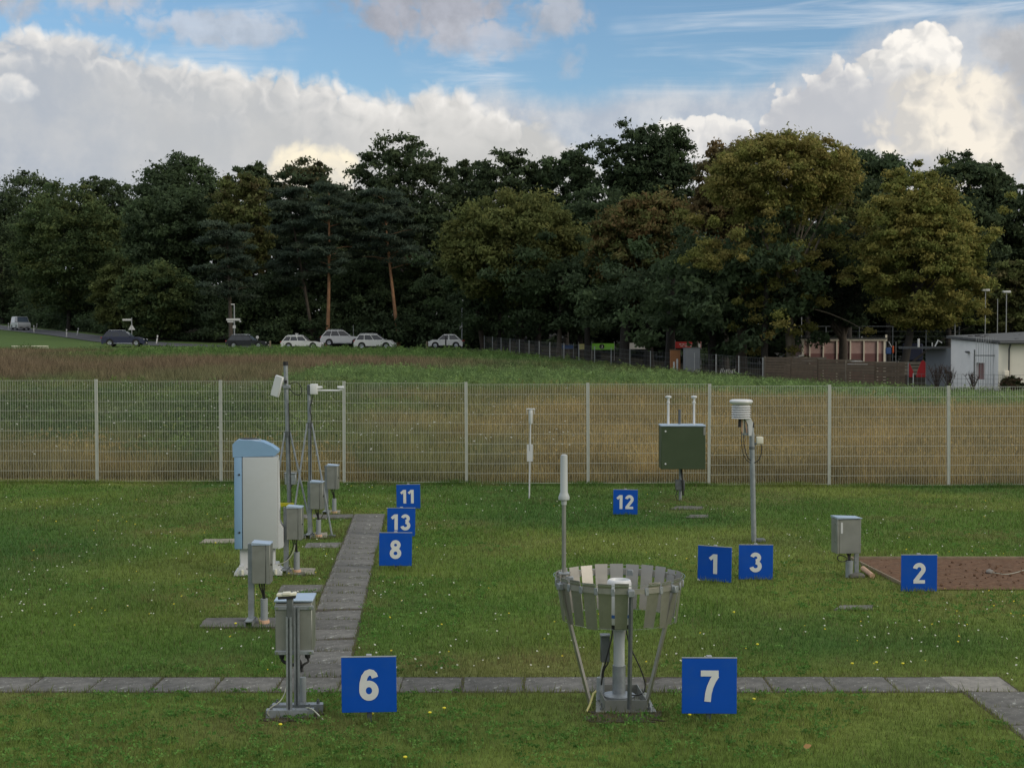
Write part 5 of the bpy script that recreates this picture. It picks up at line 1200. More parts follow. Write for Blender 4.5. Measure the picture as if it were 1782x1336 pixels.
# white sprayed lettering hung on the wire fence
p = P(1266, 648, 101); bm = MB()
for k, (x, z) in enumerate(((-.42, .1), (-.2, .0), (.0, .05), (.22, -.02), (.42, .06))):
    bm.tube([(x - .08, 0, z - .18), (x - .02, 0, z + .18), (x + .06, 0, z - .1), (x + .11, 0, z + .2)], .022, 5)
bm.build('graffiti', M['far_white'], loc=(p.x, 101, p.z)); tag(C.objects[-1], 'white scrawled wire lettering on the short mesh fence', 'lettering')
for px, top, Y, lab in ((1715, 505, 101, 'left of three thin floodlight masts above the house roof'), (1736, 520, 104, 'middle thin floodlight mast above the house roof'), (1751.5, 508, 100, 'right of three thin floodlight masts above the house roof'), (1664, 550, 101, 'slim leaning white pole behind the house roof'), (1395, 552, 118, 'slim white pole left of the pavilion')):
    p = P(px, top, Y); z = float(zg(p.x, Y)); t_ = thing('floodlight_mast', lab, 'mast', (p.x, Y, z)); hz = p.z - z
    bm = MB(); bm.tube([(0, 0, -.1), (-.1 if px == 1664 else 0, 0, hz)], .035, 6); bm.build('pole', M['far_pole'], t_)
    if px in (1715, 1751.5): bm = MB(); bm.box((0, 0, hz), (.55, .3, .16), bev=.04); bm.build('lamp_head', M['far_white'], t_)
bnf = thing('ball_net', 'tall net frame with horizontal wires behind the pavilion', 'net', P(1505, 600, 128)); bnf.location.z = float(zg(bnf.location.x, 128)); hz = H + (YH - 568) * 128 / F - bnf.location.z
for x in np.arange(-6.5, 10.0, 3.0): bm = MB(); bm.tube([(x, 0, 0), (x, 0, hz)], .05, 6); bm.build('post', M['galv_dark'], bnf)
for k in range(9): bm = MB(); bm.tube([(-6.5, 0, 1.2 + k * (hz - 1.2) / 8), (8.5, 0, 1.2 + k * (hz - 1.2) / 8)], .010 if k < 8 else .025, 5); bm.build('wire', M['galv_dark'], bnf)
# ------------------------------------------------------------ trees
def leaves(cent, rad, per, L, col, col2, seed, flat=.75, needle=.55, mixamt=.35, shell=.25, outw=.6):
    """pointed leaf faces on a puff round every centre; returns V,F,col"""
    r = np.random.default_rng(seed); n = len(cent); N = n * per
    ci = np.repeat(np.arange(n), per); d = r.normal(size=(N, 3)); d /= np.linalg.norm(d, axis=1)[:, None]
    d[:, 2] = np.where(d[:, 2] < -.2, d[:, 2] * r.uniform(-1, 1, N), d[:, 2])
    rr = rad[ci] * np.where(r.random(N) < .16, 1 + .55 * r.random(N), shell + (1 - shell) * r.random(N) ** .6)
    p = cent[ci] + d * rr[:, None] * np.array([1, 1, flat])
    nn_ = d * outw + r.normal(size=(N, 3)) * .75 + np.array([0, 0, .25]); nn_ /= np.linalg.norm(nn_, axis=1)[:, None]
    t1 = np.cross(nn_, r.normal(size=(N, 3))); t1 /= np.linalg.norm(t1, axis=1)[:, None]; t2 = np.cross(nn_, t1)
    l = L * r.uniform(.6, 1.35, N)[:, None]
    V = np.stack([p - t1 * l, p + t1 * l * .7 + t2 * l * needle, p + t1 * l * .7 - t2 * l * needle], 1).reshape(-1, 3)
    Fc = np.arange(3 * N).reshape(N, 3)
    cm = np.clip(r.normal(.3, .32, n)[ci] * mixamt / .35 + r.normal(0, .22, N), 0, 1)[:, None]
    c = (np.array(col) * (1 - cm) + np.array(col2) * cm) * (r.uniform(.72, 1.28, n)[ci] * r.uniform(.84, 1.16, N))[:, None]
    return V, Fc, np.repeat(c, 3, 0)
def join(ms):
    V, Fc, c, o = [], [], [], 0
    for a, b, d in ms: V.append(a); Fc.append(b + o); c.append(d); o += len(a)
    return np.concatenate(V), np.concatenate(Fc), np.concatenate(c)
def crown_points(n, ctr, half, r, skew=0.0, bump=.28, inner=.5):
    d = r.normal(size=(n, 3)); d /= np.linalg.norm(d, axis=1)[:, None]
    k = r.normal(size=(7, 3)); k /= np.linalg.norm(k, axis=1)[:, None]; amp = r.uniform(-1, 1, 7)
    b = 1 + bump * sum(amp[i] * np.clip(d @ k[i], 0, 1) ** 3 for i in range(7))
    rad = np.minimum((inner + (1 - inner) * r.random(n) ** .55) * b, 1.12)
    q = d * rad[:, None] * np.array(half)
    q[:, :2] *= (1 - skew * q[:, 2:3] / half[2])
    return q + np.array(ctr)
def trunk_mb(hgt, r0, lean=(0, 0), wob=.3, taper=.35, seed=0, n=8):
    rr = random.Random(seed); pts = []; rs = []
    for k in range(9):
        f = k / 8; pts.append((lean[0] * f + wob * math.sin(f * 4 + seed) * f * .6, lean[1] * f + wob * math.cos(f * 3.3 + seed) * f * .4, hgt * f - .15)); rs.append(r0 * (1.25 if k == 0 else 1) * (1 - (1 - taper) * f))
    bm = MB(); bm.tube(pts, rs, n); return bm, pts, rs
def tree(label, px, Y, top, bot, wpx, col, col2, seed, n=120, per=90, leaf=.32, clump=.20, trunk=.35, bark='bark_dark', skew=.0, flat=.75, mixamt=.35, limbs=10, name='broadleaf_tree', base=None, extra=None, needle=.55, cat='tree', bump=.20, inner=.42, lowz=None, tx=None):
    s_ = F / Y; p = P(px, YH, Y); bxp = P(base, YH, Y).x if base else p.x; z = float(zg(bxp, Y)); r = np.random.default_rng(seed)
    zt, zb_ = H + (YH - top) / s_ - z, H + (YH - bot) / s_ - z; Rw = wpx / 2 / s_
    t_ = thing(name, label, cat, (bxp, Y, z), 0, 'trees of the wood edge'); ox = p.x - bxp
    cr = Rw * clump; half = (Rw - cr * .8, (Rw - cr * .8) * .85, max((zt - zb_) / 2 - cr * flat * .8, .5)); ctr = (ox, 0, (zt + zb_) / 2)
    n = int(n * 2.3); per = int(per * .92)
    cp = crown_points(n, ctr, half, r, skew, bump, inner); rad = cr * np.exp(r.normal(-.32, .33, n))
    leaf = leaf * .80
    ms = [leaves(cp, rad, per, leaf, col, col2, seed + 1, flat, needle, mixamt)]
    if extra:
        for (epx, epy, erx, erz, en) in extra:  # extra tufts given by their place
            ec = np.array([P(epx, YH, Y).x - bxp, -.3, H + (YH - epy) / s_ - z]); q = ec + r.normal(size=(en, 3)) * np.array([erx, erx, erz]) / s_ * .5
            ms.append(leaves(q, cr * .7 * r.uniform(.6, 1.2, en), per, leaf, col, col2, seed + 5, flat, needle, mixamt)); cp = np.concatenate([cp, q])
    V, Fc, c = join(ms); obj('crown', fast_mesh('crown', V, Fc, c), M['leaf'], t_)
    hgt = zb_ + (zt - zb_) * .55; bm, pts, rs = trunk_mb(hgt, trunk, (ox, 0), .25, .35, seed)
    order = np.argsort(cp[:, 1])[:max(1, len(cp) // 2)]
    for k in range(limbs):
        e = Vector(cp[r.integers(0, len(cp))] if k % 2 else cp[order[r.integers(0, len(order))]]); f = r.uniform(.35, .95); i_ = min(int(f * 8), 7); b0 = Vector(pts[i_]).lerp(Vector(pts[i_ + 1]), f * 8 - i_)
        if e.z < b0.z: b0 = Vector(pts[max(1, i_ - 3)])
        mid = b0.lerp(e, .5) + Vector((0, 0, .12 * (e - b0).length)); rb = rs[i_] * .45
        bm.tube(bez(b0, b0.lerp(mid, .6), mid, e, 5), [rb, rb * .85, rb * .7, rb * .5, rb * .35, rb * .18], 5, False)
    bm.build('trunk', M[bark], t_, 60); return t_
def pine(label, px, Y, top, bot, wpx, seed, base=None, n=60, per=150, col=(.060, .088, .066), col2=(.082, .108, .070), bark='bark_pine', tr=.26, leaf=.30):
    s_ = F / Y; p = P(px, YH, Y); bx = P(base, YH, Y).x if base else p.x; z = float(zg(bx, Y)); r = np.random.default_rng(seed)
    zt, zb_ = H + (YH - top) / s_ - z, H + (YH - bot) / s_ - z; Rw = wpx / 2 / s_
    t_ = thing('pine_tree', label, 'tree', (bx, Y, z), 0, 'trees of the wood edge'); ox = p.x - bx
    f = r.random(n) ** .8; ang = r.uniform(0, 6.28, n); env = Rw * np.sin(np.clip(.25 + .75 * (1 - f), 0, 1) * math.pi * .62) ** .8; rr = env * r.uniform(.25, 1, n)
    cp = np.stack([ox * (.6 + .4 * f) + rr * np.cos(ang), rr * np.sin(ang) * .9, zb_ + (zt - zb_) * f * .96], 1); rad = Rw * .27 * r.uniform(.6, 1.3, n)
    V, Fc, c = leaves(cp, rad, int(per * 1.6), leaf, col, col2, seed + 1, .36, .22, .35, .25, .45); obj('crown', fast_mesh('crown', V, Fc, c), M['leaf'], t_)
    bm, pts, rs = trunk_mb(zt * .93, tr, (ox, 0), .18, .3, seed)
    for k in range(n):
        if r.random() < .6:
            e = Vector(cp[k]); hz = max(1.0, e.z - r.uniform(.1, .8)); i_ = min(7, int(hz / (zt * .93) * 8)); b0 = Vector(pts[i_]).lerp(Vector(pts[i_ + 1]), min(1, hz / (zt * .93) * 8 - i_)); bm.tube([b0, b0.lerp(e, .5) + Vector((0, 0, .15)), e], [rs[i_] * .3, rs[i_] * .22, .02], 4, False)
    bm.build('trunk', M[bark], t_, 60); return t_
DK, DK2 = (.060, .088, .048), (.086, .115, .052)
MG, MG2 = (.082, .124, .055), (.130, .152, .056)
OL, OL2 = (.118, .142, .050), (.165, .168, .056)
YL, YL2 = (.185, .200, .058), (.295, .250, .085)
BR, BR2 = (.115, .100, .048), (.175, .120, .055)
# skyline behind
tree('dark broadleaf at the left picture edge of the wood', 45, 258, 292, 470, 190, DK, DK2, 11, 90, 90, .36)
tree('low-topped dark tree in the skyline dip left of the domed crown', 180, 214, 303, 460, 150, DK, DK2, 12, 80, 90, .36)
tree('broad dome-shaped dark crown on the left skyline', 312, 192, 264, 460, 190, DK, MG, 13, 120, 110, .34)
tree('ragged dark crown between the dome and the glowing cloud', 440, 184, 276, 450, 130, DK, DK2, 14, 60, 90, .36, limbs=14)
tree('ragged dark crown before the glowing yellow cloud', 532, 184, 268, 440, 140, DK, BR, 15, 60, 90, .36, limbs=14)
tree('big oak with sky gaps rising left of the middle skyline', 700, 176, 230, 430, 205, DK, DK2, 16, 100, 95, .34, .17, limbs=18)
tree('small spiky skyline tree right of the big oak', 812, 182, 268, 420, 90, DK, DK2, 17, 50, 90, .34, limbs=10)
tree('ragged oak crown in the middle of the skyline', 880, 176, 250, 430, 160, DK, DK2, 18, 85, 95, .34, .18, limbs=16)
tree('dark oak crown left of the tallest oak', 985, 176, 258, 430, 150, DK, MG, 19, 80, 95, .34, .19, limbs=14)
tree('tallest open-crowned oak right of the middle skyline', 1138, 168, 211, 420, 180, DK, MG, 20, 130, 95, .34, .19, limbs=20, base=1125, extra=[(1088, 275, 60, 60, 30)])
tree('dark oak behind the yellowing tree on the right skyline', 1505, 150, 246, 420, 200, DK, MG, 21, 110, 95, .32, limbs=12)
tree('dark ragged oak on the right skyline behind the golden tree', 1672, 150, 258, 430, 170, DK, DK2, 22, 90, 95, .32, .18, limbs=16)
tree('dark tree at the right picture edge', 1765, 148, 300, 470, 190, DK, DK2, 23, 110, 95, .32)
# front of the wood, left half
tree('mid-green tree with drooping boughs at the left of the road bend', 120, 208, 322, 560, 220, MG, OL, 31, 190, 110, .32, .17)
tree('dark tree filling the far left above the van', 5, 252, 350, 560, 180, DK, DK2, 32, 110, 90, .34)
tree('dark green tree below the domed skyline crown', 300, 178, 312, 520, 190, DK, MG, 33, 150, 110, .32, .17)
tree('brownish green tree left of the forked pines', 425, 172, 290, 500, 130, OL, BR, 34, 90, 100, .32)
tree('light green young tree at the foot of the wood by the signposts', 205, 180, 440, 590, 110, OL, MG2, 35, 90, 100, .28)
tree('low spreading green tree right behind the warning triangle pole', 275, 166, 455, 596, 150, MG, OL, 36, 110, 100, .28)
pine('lone blue-green pine over the direction signs', 395, 158, 386, 520, 112, 37, 403, 60, 170, bark='bark')
pine('tall pine with a bright orange trunk, left of the pair-trunked gap', 575, 160, 316, 490, 110, 38, 570, 64, 170, tr=.24)
pine('tall pine with a grey-brown trunk beside the orange-trunked pine', 505, 163, 322, 500, 110, 39, 546, 60, 170, bark='bark', tr=.22)
pine('leaning orange-trunked pine in the middle of the wood', 668, 162, 326, 470, 125, 40, 694, 64, 170, tr=.24)
tree('dark tree between the pines and the big beech', 745, 166, 330, 560, 120, DK, DK2, 41, 100, 100, .32)
tree('dark bushy tree below the leaning pine', 640, 168, 440, 600, 170, DK, MG, 42, 110, 100, .30)
tree('shady bush-like tree behind the old white estate car', 480, 166, 470, 604, 140, DK, MG, 43, 90, 100, .30)
# middle and right
tree('wide olive-green beech in the middle of the wood', 905, 146, 322, 560, 310, OL, OL2, 51, 260, 120, .28, .13, trunk=.45, mixamt=.3)
tree('brown-tinged tree between the beech and the yellowing tree', 1130, 134, 305, 560, 240, OL, BR2, 52, 210, 115, .27, .15, trunk=.4)
tree('russet tree leaning on the left flank of the yellowing tree', 1262, 124, 240, 470, 130, BR, BR2, 53, 110, 110, .26, .2, trunk=.35)
tree('dark tree above the far wire fence', 1010, 148, 420, 600, 170, DK, MG, 54, 110, 100, .28)
tree('dark tree behind the steel shed', 1210, 128, 430, 585, 190, DK, MG, 55, 130, 100, .27)
tree('big rounded yellow-brown tree with bare limbs showing', 1355, 107, 229, 400, 262, YL, YL2, 56, 190, 190, .165, .15, trunk=.40, bark='bark_pale', limbs=30, base=1380, mixamt=.42, bump=.34,
     extra=[(1270, 430, 100, 50, 22), (1300, 385, 110, 60, 26), (1230, 460, 50, 24, 9), (1350, 450, 110, 70, 24), (1372, 520, 90, 80, 40), (1430, 420, 100, 70, 20), (1290, 500, 90, 50, 14)])
tree('dark evergreen between the yellowing and the golden tree', 1462, 110, 392, 582, 175, (.034, .050, .034), (.050, .066, .038), 57, 130, 120, .22, .18, base=1468, needle=.3, trunk=.42, bark='bark')
tree('golden-flecked tree with a dark trunk at the right', 1612, 102, 285, 565, 262, (.165, .190, .055), (.305, .270, .082), 58, 230, 190, .165, .13, trunk=.34, base=1566, limbs=18, mixamt=.45, bump=.45, extra=[(1700, 430, 70, 80, 26), (1535, 470, 70, 70, 22), (1600, 305, 60, 30, 14), (1655, 545, 80, 40, 18)])
tree('grey-green tree at the right edge beside the floodlight masts', 1762, 125, 440, 600, 120, OL, BR, 59, 90, 110, .24)
tree('brownish thin tree between the two golden trees', 1478, 126, 330, 520, 120, OL, BR, 60, 80, 100, .25)
tree('dark backing tree left of and behind the yellowing tree', 1295, 144, 310, 560, 190, DK, MG, 67, 120, 90, .32)
tree('dark backing tree seen through the yellowing tree', 1405, 140, 300, 540, 210, DK, DK2, 62, 120, 90, .32)
tree('dark backing tree between the evergreen and the golden tree', 1545, 142, 310, 560, 190, DK, DK2, 63, 110, 90, .32)
tree('dark backing tree seen through the golden tree', 1650, 138, 330, 580, 200, DK, DK2, 64, 120, 90, .32)
tree('dark tree behind the beech and the brown-tinged tree', 1040, 160, 320, 540, 190, DK, MG, 65, 120, 90, .32)
tree('dark tree behind the pines in the left-hand wood', 590, 176, 300, 560, 170, DK, DK2, 66, 110, 90, .34)
# leafy bush at the house corner
tree('small dark rose-like bush at the cream wall of the house', 1762, 85, 652, 690, 42, (.045, .065, .03), (.10, .05, .04), 61, 40, 60, .09, .3, trunk=.03, name='corner_bush', cat='bush', limbs=6)
# bare dark trunks in the shade under the beech
for k, (px, Y, w_, ln, lab) in enumerate(((842, 152, .30, -1.6, 'slanting grey trunk at the left of the shaded grove'), (868, 156, .22, .1, 'thin upright trunk second in the shaded grove'), (882, 160, .22, -.8, 'thin leaning trunk third in the shaded grove'), (936, 146, .34, .2, 'thick trunk behind the start of the far fence'), (972, 140, .26, .5, 'pale slanting trunk left of the blue banner'), (1022, 138, .3, 0, 'dark trunk between the yellow board and the green banner'), (1086, 132, .5, .2, 'thick ivy-dark trunk between the green and white banners'), (1165, 118, .42, .2, 'dark trunk left of the red banner'), (1240, 112, .36, -.2, 'dark trunk right of the steel shed'), (1290, 110, .45, .1, 'broad grey trunk right of the scrawled lettering'), (1330, 106, .3, .2, 'ivy-wrapped trunk left of the yellowing tree'))):
    p = P(px, 600, Y); z = float(zg(p.x, Y)); t_ = thing('shade_tree', lab, 'tree', (p.x, Y, z), 0, 'trunks in the shaded grove')
    bm, pts, rs = trunk_mb(9.5, w_, (ln, 0), .15, .6, k); bm.build('trunk', M['bark'] if k in (0, 4, 9) else M['bark_dark'], t_, 60)
    r = np.random.default_rng(300 + k); cp = np.array([ln * .7, 0, 6.6]) + r.normal(size=(44, 3)) * np.array([2.6, 2.0, 2.2])
    V, Fc, c = leaves(cp, r.uniform(.7, 1.4, 44), 150, .24, DK, MG, 310 + k); obj('crown', fast_mesh('crown', V, Fc, c), M['leaf'], t_)
# undergrowth along the wood edge and the wood going on behind: masses nobody could count
r = np.random.default_rng(90)
cs = []
for _ in range(1150):
    X_ = r.uniform(-106, -3); ye = np.interp(X_, [-106, -78, -59, -45, -35, -3], [282, 230, 199, 172, 162, 158]); cs.append((X_, ye + r.uniform(0, 9), 0, r.random()))
cs = np.array(cs); hgt = 3.2 + 3.5 * fbm(cs[:, 0], cs[:, 1], 9, 7)
cen = np.stack([cs[:, 0], cs[:, 1], zg(cs[:, 0], cs[:, 1]) + cs[:, 3] * hgt * np.clip((cs[:, 1] - np.interp(cs[:, 0], [-106, -78, -59, -45, -35, -3], [282, 230, 199, 172, 162, 158])) / 4 + .35, 0, 1.2)], 1)
V, Fc, c = leaves(cen, r.uniform(.6, 1.25, len(cen)), 125, .23, DK, MG, 91); tag(obj('undergrowth', fast_mesh('undergrowth', V, Fc, c), M['leaf']), 'dense dark undergrowth along the foot of the wood', 'undergrowth', kind='stuff')
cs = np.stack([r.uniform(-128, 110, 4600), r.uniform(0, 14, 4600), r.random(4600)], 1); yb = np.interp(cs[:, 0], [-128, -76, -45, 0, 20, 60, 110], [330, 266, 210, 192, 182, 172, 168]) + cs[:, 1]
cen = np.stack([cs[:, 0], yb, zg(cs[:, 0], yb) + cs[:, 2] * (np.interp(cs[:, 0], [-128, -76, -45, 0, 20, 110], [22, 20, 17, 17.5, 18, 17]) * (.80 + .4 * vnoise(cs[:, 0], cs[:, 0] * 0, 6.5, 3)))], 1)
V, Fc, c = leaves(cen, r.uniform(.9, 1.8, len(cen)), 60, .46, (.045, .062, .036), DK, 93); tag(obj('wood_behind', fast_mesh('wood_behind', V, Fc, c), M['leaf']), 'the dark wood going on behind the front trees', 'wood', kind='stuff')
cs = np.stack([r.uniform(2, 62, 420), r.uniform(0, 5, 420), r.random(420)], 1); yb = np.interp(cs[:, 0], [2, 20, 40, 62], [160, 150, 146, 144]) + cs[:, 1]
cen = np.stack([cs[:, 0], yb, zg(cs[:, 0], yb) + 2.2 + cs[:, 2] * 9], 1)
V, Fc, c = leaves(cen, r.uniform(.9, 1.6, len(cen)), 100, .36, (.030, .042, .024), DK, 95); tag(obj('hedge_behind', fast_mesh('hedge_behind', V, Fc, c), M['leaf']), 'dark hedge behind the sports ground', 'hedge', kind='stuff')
# ------------------------------------------------------------ grass and small plants
def blades(X, Y, h, wd, col, lean=.45, seed=1, z0=None):
    r = np.random.default_rng(seed); n = len(X); a = r.uniform(0, 2 * math.pi, n); Z = zg(X, Y) if z0 is None else z0
    face = r.normal(0, .6, n); dx_, dy_ = np.cos(face) * wd / 2, np.sin(face) * wd / 2
    tx, ty = np.cos(a) * h * lean * r.random(n), np.sin(a) * h * lean * r.random(n)
    V = np.stack([np.stack([X - dx_, Y - dy_, Z - .01], 1), np.stack([X + dx_, Y + dy_, Z - .01], 1), np.stack([X + tx, Y + ty, Z + h], 1)], 1).reshape(-1, 3)
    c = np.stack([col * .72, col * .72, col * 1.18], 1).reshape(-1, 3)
    return V, np.arange(3 * n).reshape(n, 3), c
r = np.random.default_rng(5)
def off_paths(X, Y, m=.0):
    k = np.ones(len(X), bool)
    for (x, y, rz) in slabs_xy:
        near = (np.abs(X - x) < .4) & (np.abs(Y - y) < .4)
        if near.any():
            dx_, dy_ = X - x, Y - y; c_, s_ = math.cos(-rz), math.sin(-rz)
            k &= ~(near & (np.abs(dx_ * c_ - dy_ * s_) < .243 - m) & (np.abs(dx_ * s_ + dy_ * c_) < .243 - m))
    for (xa, xb, ya, yb) in PADS: k &= ~((X > xa + .02) & (X < xb - .02) & (Y > ya + .01) & (Y < yb - .01))
    q = [a1, a2, a3, a4]; ins = np.ones(len(X), bool)
    for i_ in range(4):
        p0, p1 = q[i_], q[(i_ + 1) % 4]; ins &= ((p1.x - p0.x) * (Y - p0.y) - (p1.y - p0.y) * (X - p0.x)) < 0
    return k & ~ins
N = 330000
Y = np.exp(r.uniform(math.log(7.9), math.log(29.2), N)); X = r.uniform(-1, 1, N) * (.375 * Y + .9)
keep = (Y < FENCE_Y(X) + .1) & off_paths(X, Y, .012); X, Y = X[keep], Y[keep]; n = len(X)
tuft = fbm(X, Y, .35, 61, 3); h = (.016 + .032 * tuft) * r.uniform(.6, 1.5, n) * (1 + .012 * Y); wd = .0045 * np.maximum(1, Y / 8.5) * r.uniform(.7, 1.4, n)
long_ = (r.random(n) < .10) & (fbm(X, Y, .8, 63, 2) > .52); h = np.where(long_, h * 1.9, h)
c = lawn_col(X, Y) * r.uniform(.62, 1.45, n)[:, None]
pal = r.random(n) < .07; c[pal] = np.array([.17, .16, .07]) * r.uniform(.7, 1.2, pal.sum())[:, None]
worn = np.zeros(n)
for o_ in C.objects:   # trodden, drier turf round the instruments
    if o_.parent is None and o_.type == 'EMPTY' and o_.get('category') in ('cabinet', 'instrument', 'mast', 'sensor post', 'wind shield') and o_.location.y < 28:
        worn = np.maximum(worn, np.exp(-(((X - o_.location.x) / .55) ** 2 + ((Y - o_.location.y + .05) / .50) ** 2)) * .8)
worn = np.maximum(worn, (~off_paths(X, Y, -.13)) * .55) * (.3 + 1.0 * fbm(X, Y, .45, 65, 3))
c = c + (np.array([.17, .135, .065]) * r.uniform(.5, 1.3, n)[:, None] - c) * np.clip(worn, 0, .85)[:, None]; h = h * (1 - .5 * np.clip(worn, 0, 1))
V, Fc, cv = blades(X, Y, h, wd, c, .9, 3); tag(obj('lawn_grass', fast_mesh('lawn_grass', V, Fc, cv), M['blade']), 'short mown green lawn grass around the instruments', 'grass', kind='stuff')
# clover and plantain patches in the lawn
N2 = 2600; Y = np.exp(r.uniform(math.log(8.2), math.log(27), N2 * 3)); X = r.uniform(-1, 1, N2 * 3) * .38 * Y; k = (fbm(X, Y, 1.6, 67, 3) > .56) & off_paths(X, Y, -.02); X, Y = X[k], Y[k]; n = len(X)
cen = np.stack([X, Y, zg(X, Y) + .028], 1); V, Fc, cv = leaves(cen, r.uniform(.03, .07, n), 14, .011, (.085, .20, .042), (.15, .27, .07), 68, .35, .75, .4, .1, .2)
tag(obj('lawn_clover', fast_mesh('lawn_clover', V, Fc, cv), M['leaf']), 'clover and plantain patches in the lawn', 'clover', kind='stuff')
# taller fringe along the fence foot, path edges and instrument feet
X = r.uniform(-12.5, 12.5, 26000); Y = FENCE_Y(X) + r.normal(-.05, .10, len(X)); n = len(X)
V1 = blades(X, Y, r.uniform(.03, .03 + .14 * fbm(X, Y, .7, 83, 2) ** 1.3, n), np.full(n, .012), lawn_col(X, Y) * r.uniform(.6, 1.25, n)[:, None], .6, 4)
ex, ey = [], []
for (x, y, rz) in slabs_xy:
    k = 60; e = r.integers(0, 4, k); tt = r.uniform(-.26, .26, k); of = .248 + np.abs(r.normal(0, .02, k)); lx = np.where(e == 0, of, np.where(e == 1, -of, tt)); ly = np.where(e < 2, tt, np.where(e == 2, of, -of)); ex.append(x + lx); ey.append(y + ly)
for (xa, xb, ya, yb) in PADS:
    k = 130; ex.append(r.uniform(xa - .05, xb + .05, k)); ey.append(np.where(r.random(k) < .7, ya - np.abs(r.normal(0, .03, k)), yb + np.abs(r.normal(0, .03, k))))
for o_ in list(C.objects):
    if o_.parent is None and o_.type == 'EMPTY' and o_.get('category') in ('sign', 'cabinet', 'instrument', 'mast', 'sensor post', 'wind shield') and o_.location.y < 28:
        k = 120 if o_['category'] == 'sign' else 170; rr_ = .10 if o_['category'] == 'sign' else .26
        ex.append(o_.location.x + r.normal(0, rr_, k)); ey.append(o_.location.y + r.normal(.0, rr_ * .7, k))
X, Y = np.concatenate(ex), np.concatenate(ey); kk = off_paths(X, Y, -.008); X, Y = X[kk], Y[kk]; n = len(X)
V2 = blades(X, Y, r.uniform(.03, .09, n), np.full(n, .008), lawn_col(X, Y) * r.uniform(.6, 1.3, n)[:, None], .8, 5)
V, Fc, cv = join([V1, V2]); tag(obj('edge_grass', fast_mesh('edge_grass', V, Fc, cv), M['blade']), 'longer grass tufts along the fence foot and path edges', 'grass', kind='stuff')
# meadow beyond the fence
N = 420000
Y = np.exp(r.uniform(math.log(29.0), math.log(146), N)); X = r.uniform(-1, 1, N) * (.375 * Y + 2)
fy = np.interp(X, [-3, 12, 17, 25, 45], [149, 107.5, 97, 90, 82]); keep = (Y > FENCE_Y(X) + .15) & ((X < -4) | (Y < fy - .3)) & ~((X < -33) & (Y > 139)); X, Y = X[keep], Y[keep]; n = len(X)
col_ = meadow_col(X, Y); drym = np.clip((col_[:, 0] / np.maximum(col_[:, 1], 1e-4) - .8) * 1.6, 0, 1)
hh_ = (.22 + .30 * fbm(X, Y, 2.2, 71, 3) + .16 * drym) * r.uniform(.6, 1.35, n) * np.where(Y > 120, .75, 1.0)
hh_ *= 1 - .35 * sstep(31.5, 29.2, Y)
wd = .010 * np.maximum(1, Y / 34) * r.uniform(.6, 1.5, n)
tf = fbm(X, Y, .9, 73, 2); hh_ *= .7 + .6 * tf
c = col_ * (r.uniform(.40, 1.6, n) * (.60 + .8 * tf))[:, None]
V, Fc, cv = blades(X, Y, hh_, wd, c, .85, 7)
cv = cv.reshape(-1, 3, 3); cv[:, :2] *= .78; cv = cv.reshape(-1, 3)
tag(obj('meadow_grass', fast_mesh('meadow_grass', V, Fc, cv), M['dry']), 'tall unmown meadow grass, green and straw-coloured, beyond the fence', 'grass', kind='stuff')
# leafy weeds in the green patches
N = 8200; Y = np.exp(r.uniform(math.log(29.6), math.log(140), N)); X = r.uniform(-1, 1, N) * (.375 * Y + 1)
cl = meadow_col(X, Y); g_ = (cl[:, 1] > cl[:, 0] * 1.25) & ((X < -4) | (Y < np.interp(X, [-3, 12, 17, 25, 45], [148, 107, 96, 89, 82]))) & ~((X < -33) & (Y > 139)); X, Y, cl = X[g_], Y[g_], cl[g_]; n = len(X)
cen = np.stack([X, Y, zg(X, Y) + r.uniform(.12, .42, n)], 1); V, Fc, cv = leaves(cen, r.uniform(.10, .22, n) * (1 + Y / 120), 16, .05, (1, 1, 1), (1.1, 1.1, .9), 8, 1.0, .4)
L_ = .045 * (1 + Y / 70); V = V.reshape(n, 16, 3, 3); ctr_ = V.mean(2, keepdims=True); V = ctr_ + (V - ctr_) * (L_ / .05)[:, None, None, None]; V = V.reshape(-1, 3)
cv = cv * np.repeat(cl, 48, 0) * 1.05; tag(obj('meadow_weeds', fast_mesh('meadow_weeds', V, Fc, cv), M['leaf']), 'leafy green weeds scattered through the meadow', 'weeds', kind='stuff')
# straw seed heads over the dry parts
N = 20000; Y = np.exp(r.uniform(math.log(29.3), math.log(85), N)); X = r.uniform(-1, 1, N) * (.375 * Y + 1); cl = meadow_col(X, Y); k = (cl[:, 0] > cl[:, 1] * 1.08) & (Y > FENCE_Y(X) + .3) & ((X < -4) | (Y < np.interp(X, [-3, 12, 17, 25, 45], [148, 107, 96, 89, 82]))); X, Y, cl = X[k], Y[k], cl[k]; n = len(X)
cen = np.stack([X, Y, zg(X, Y) + r.uniform(.40, .74, n)], 1); V, Fc, cv = leaves(cen, np.full(n, .035), 4, .030, (.95, .95, .9), (1.2, 1.1, .95), 72, 1.6, .35)
cv = cv * np.repeat(cl, 12, 0); tag(obj('seed_heads', fast_mesh('seed_heads', V, Fc, cv), M['dry']), 'straw-coloured seed heads over the dry meadow grass', 'seed heads', kind='stuff')
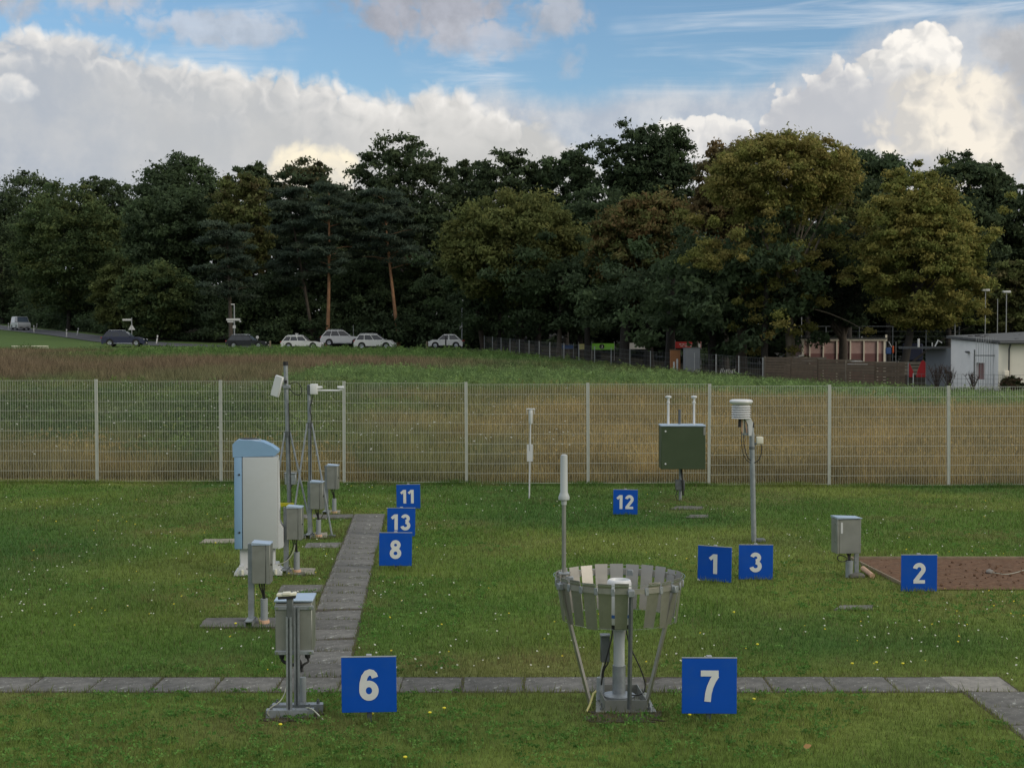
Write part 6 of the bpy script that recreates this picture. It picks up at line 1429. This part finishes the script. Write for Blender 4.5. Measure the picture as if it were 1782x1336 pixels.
# daisies, clover heads and pale umbels
def specks(X, Y, z, rad, col, seed):
    r_ = np.random.default_rng(seed); n = len(X); k = 6; an = np.arange(k) / k * 2 * math.pi; til = r_.normal(0, .25, (n, 1))
    V = np.stack([X[:, None] + rad[:, None] * np.cos(an), Y[:, None] + rad[:, None] * np.sin(an) * .9, z[:, None] + rad[:, None] * (np.sin(an) * .5 + til * np.cos(an))], 2).reshape(-1, 3)
    return V, np.arange(n * k).reshape(n, k), np.repeat(col, k, 0)
N = 1300; Y = np.exp(r.uniform(math.log(8.5), math.log(28.5), N)); X = r.uniform(-1, 1, N) * .38 * Y; pz = fbm(X, Y, 3, 81) + .25 * sstep(2, -4, X) * sstep(11, 15, Y); k = off_paths(X, Y) & (pz > .50); X, Y = X[k], Y[k]; n = len(X)
colf = np.where((r.random(n) < .16)[:, None], np.array([.62, .50, .03]), np.array([.60, .61, .52]))
V, Fc, cv = specks(X, Y, zg(X, Y) + r.uniform(.03, .06, n), r.uniform(.005, .009, n) * (1 + Y / 60), colf, 9); tag(obj('daisies', fast_mesh('daisies', V, Fc, cv), M['blade']), 'tiny white and yellow daisies scattered over the lawn', 'daisies', kind='stuff')
N = 260; Y = np.exp(r.uniform(math.log(29.5), math.log(60), N)); X = r.uniform(-.38, .05, N) * Y; n = len(X)
V, Fc, cv = specks(X, Y, zg(X, Y) + r.uniform(.45, .75, n), r.uniform(.012, .03, n), np.tile([.38, .40, .33], (n, 1)), 10); tag(obj('meadow_umbels', fast_mesh('meadow_umbels', V, Fc, cv), M['blade']), 'pale flower heads standing in the left meadow', 'flowers', kind='stuff')
for px, py in ((648, 1254), (648, 1231), (488, 1273), (1200, 1256), (1487, 1185), (1525, 1163), (410, 1094), (773, 1244), (748, 1252), (705, 1331), (1318, 1131), (1312, 1228), (1277, 1074), (1571, 1165), (1483, 1165), (375, 951)):
    if off_paths(np.array([G(px, py).x]), np.array([G(px, py).y]))[0]:
        t_ = thing('dandelion', 'yellow dandelion flower standing in the short lawn', 'flower', G(px, py), random.random() * 6, 'dandelions in the lawn')
        bm = MB(); bm.tube([(0, 0, 0), (.003, .002, .05)], .002, 5); bm.build('stem', M['cable_green'], t_)
        bm = MB(); bm.lathe([(.004, .046), (.012, .052), (.0145, .057), (.010, .062), (.002, .063)], 10); bm.build('flower_head', M['yellow'], t_, 60)
bm = MB(); bm.poly([(-.035, -.007, .02), (-.007, -.02, .03), (.03, -.007, .04), (.035, .009, .042), (.0, .02, .045), (-.03, .01, .028)]); bm.build('fallen_leaf', M['leaf_litter'], loc=G(1403, 1306), rot=(.3, 0, .4)); tag(C.objects[-1], 'single brown fallen leaf lying in the front lawn', 'leaf')
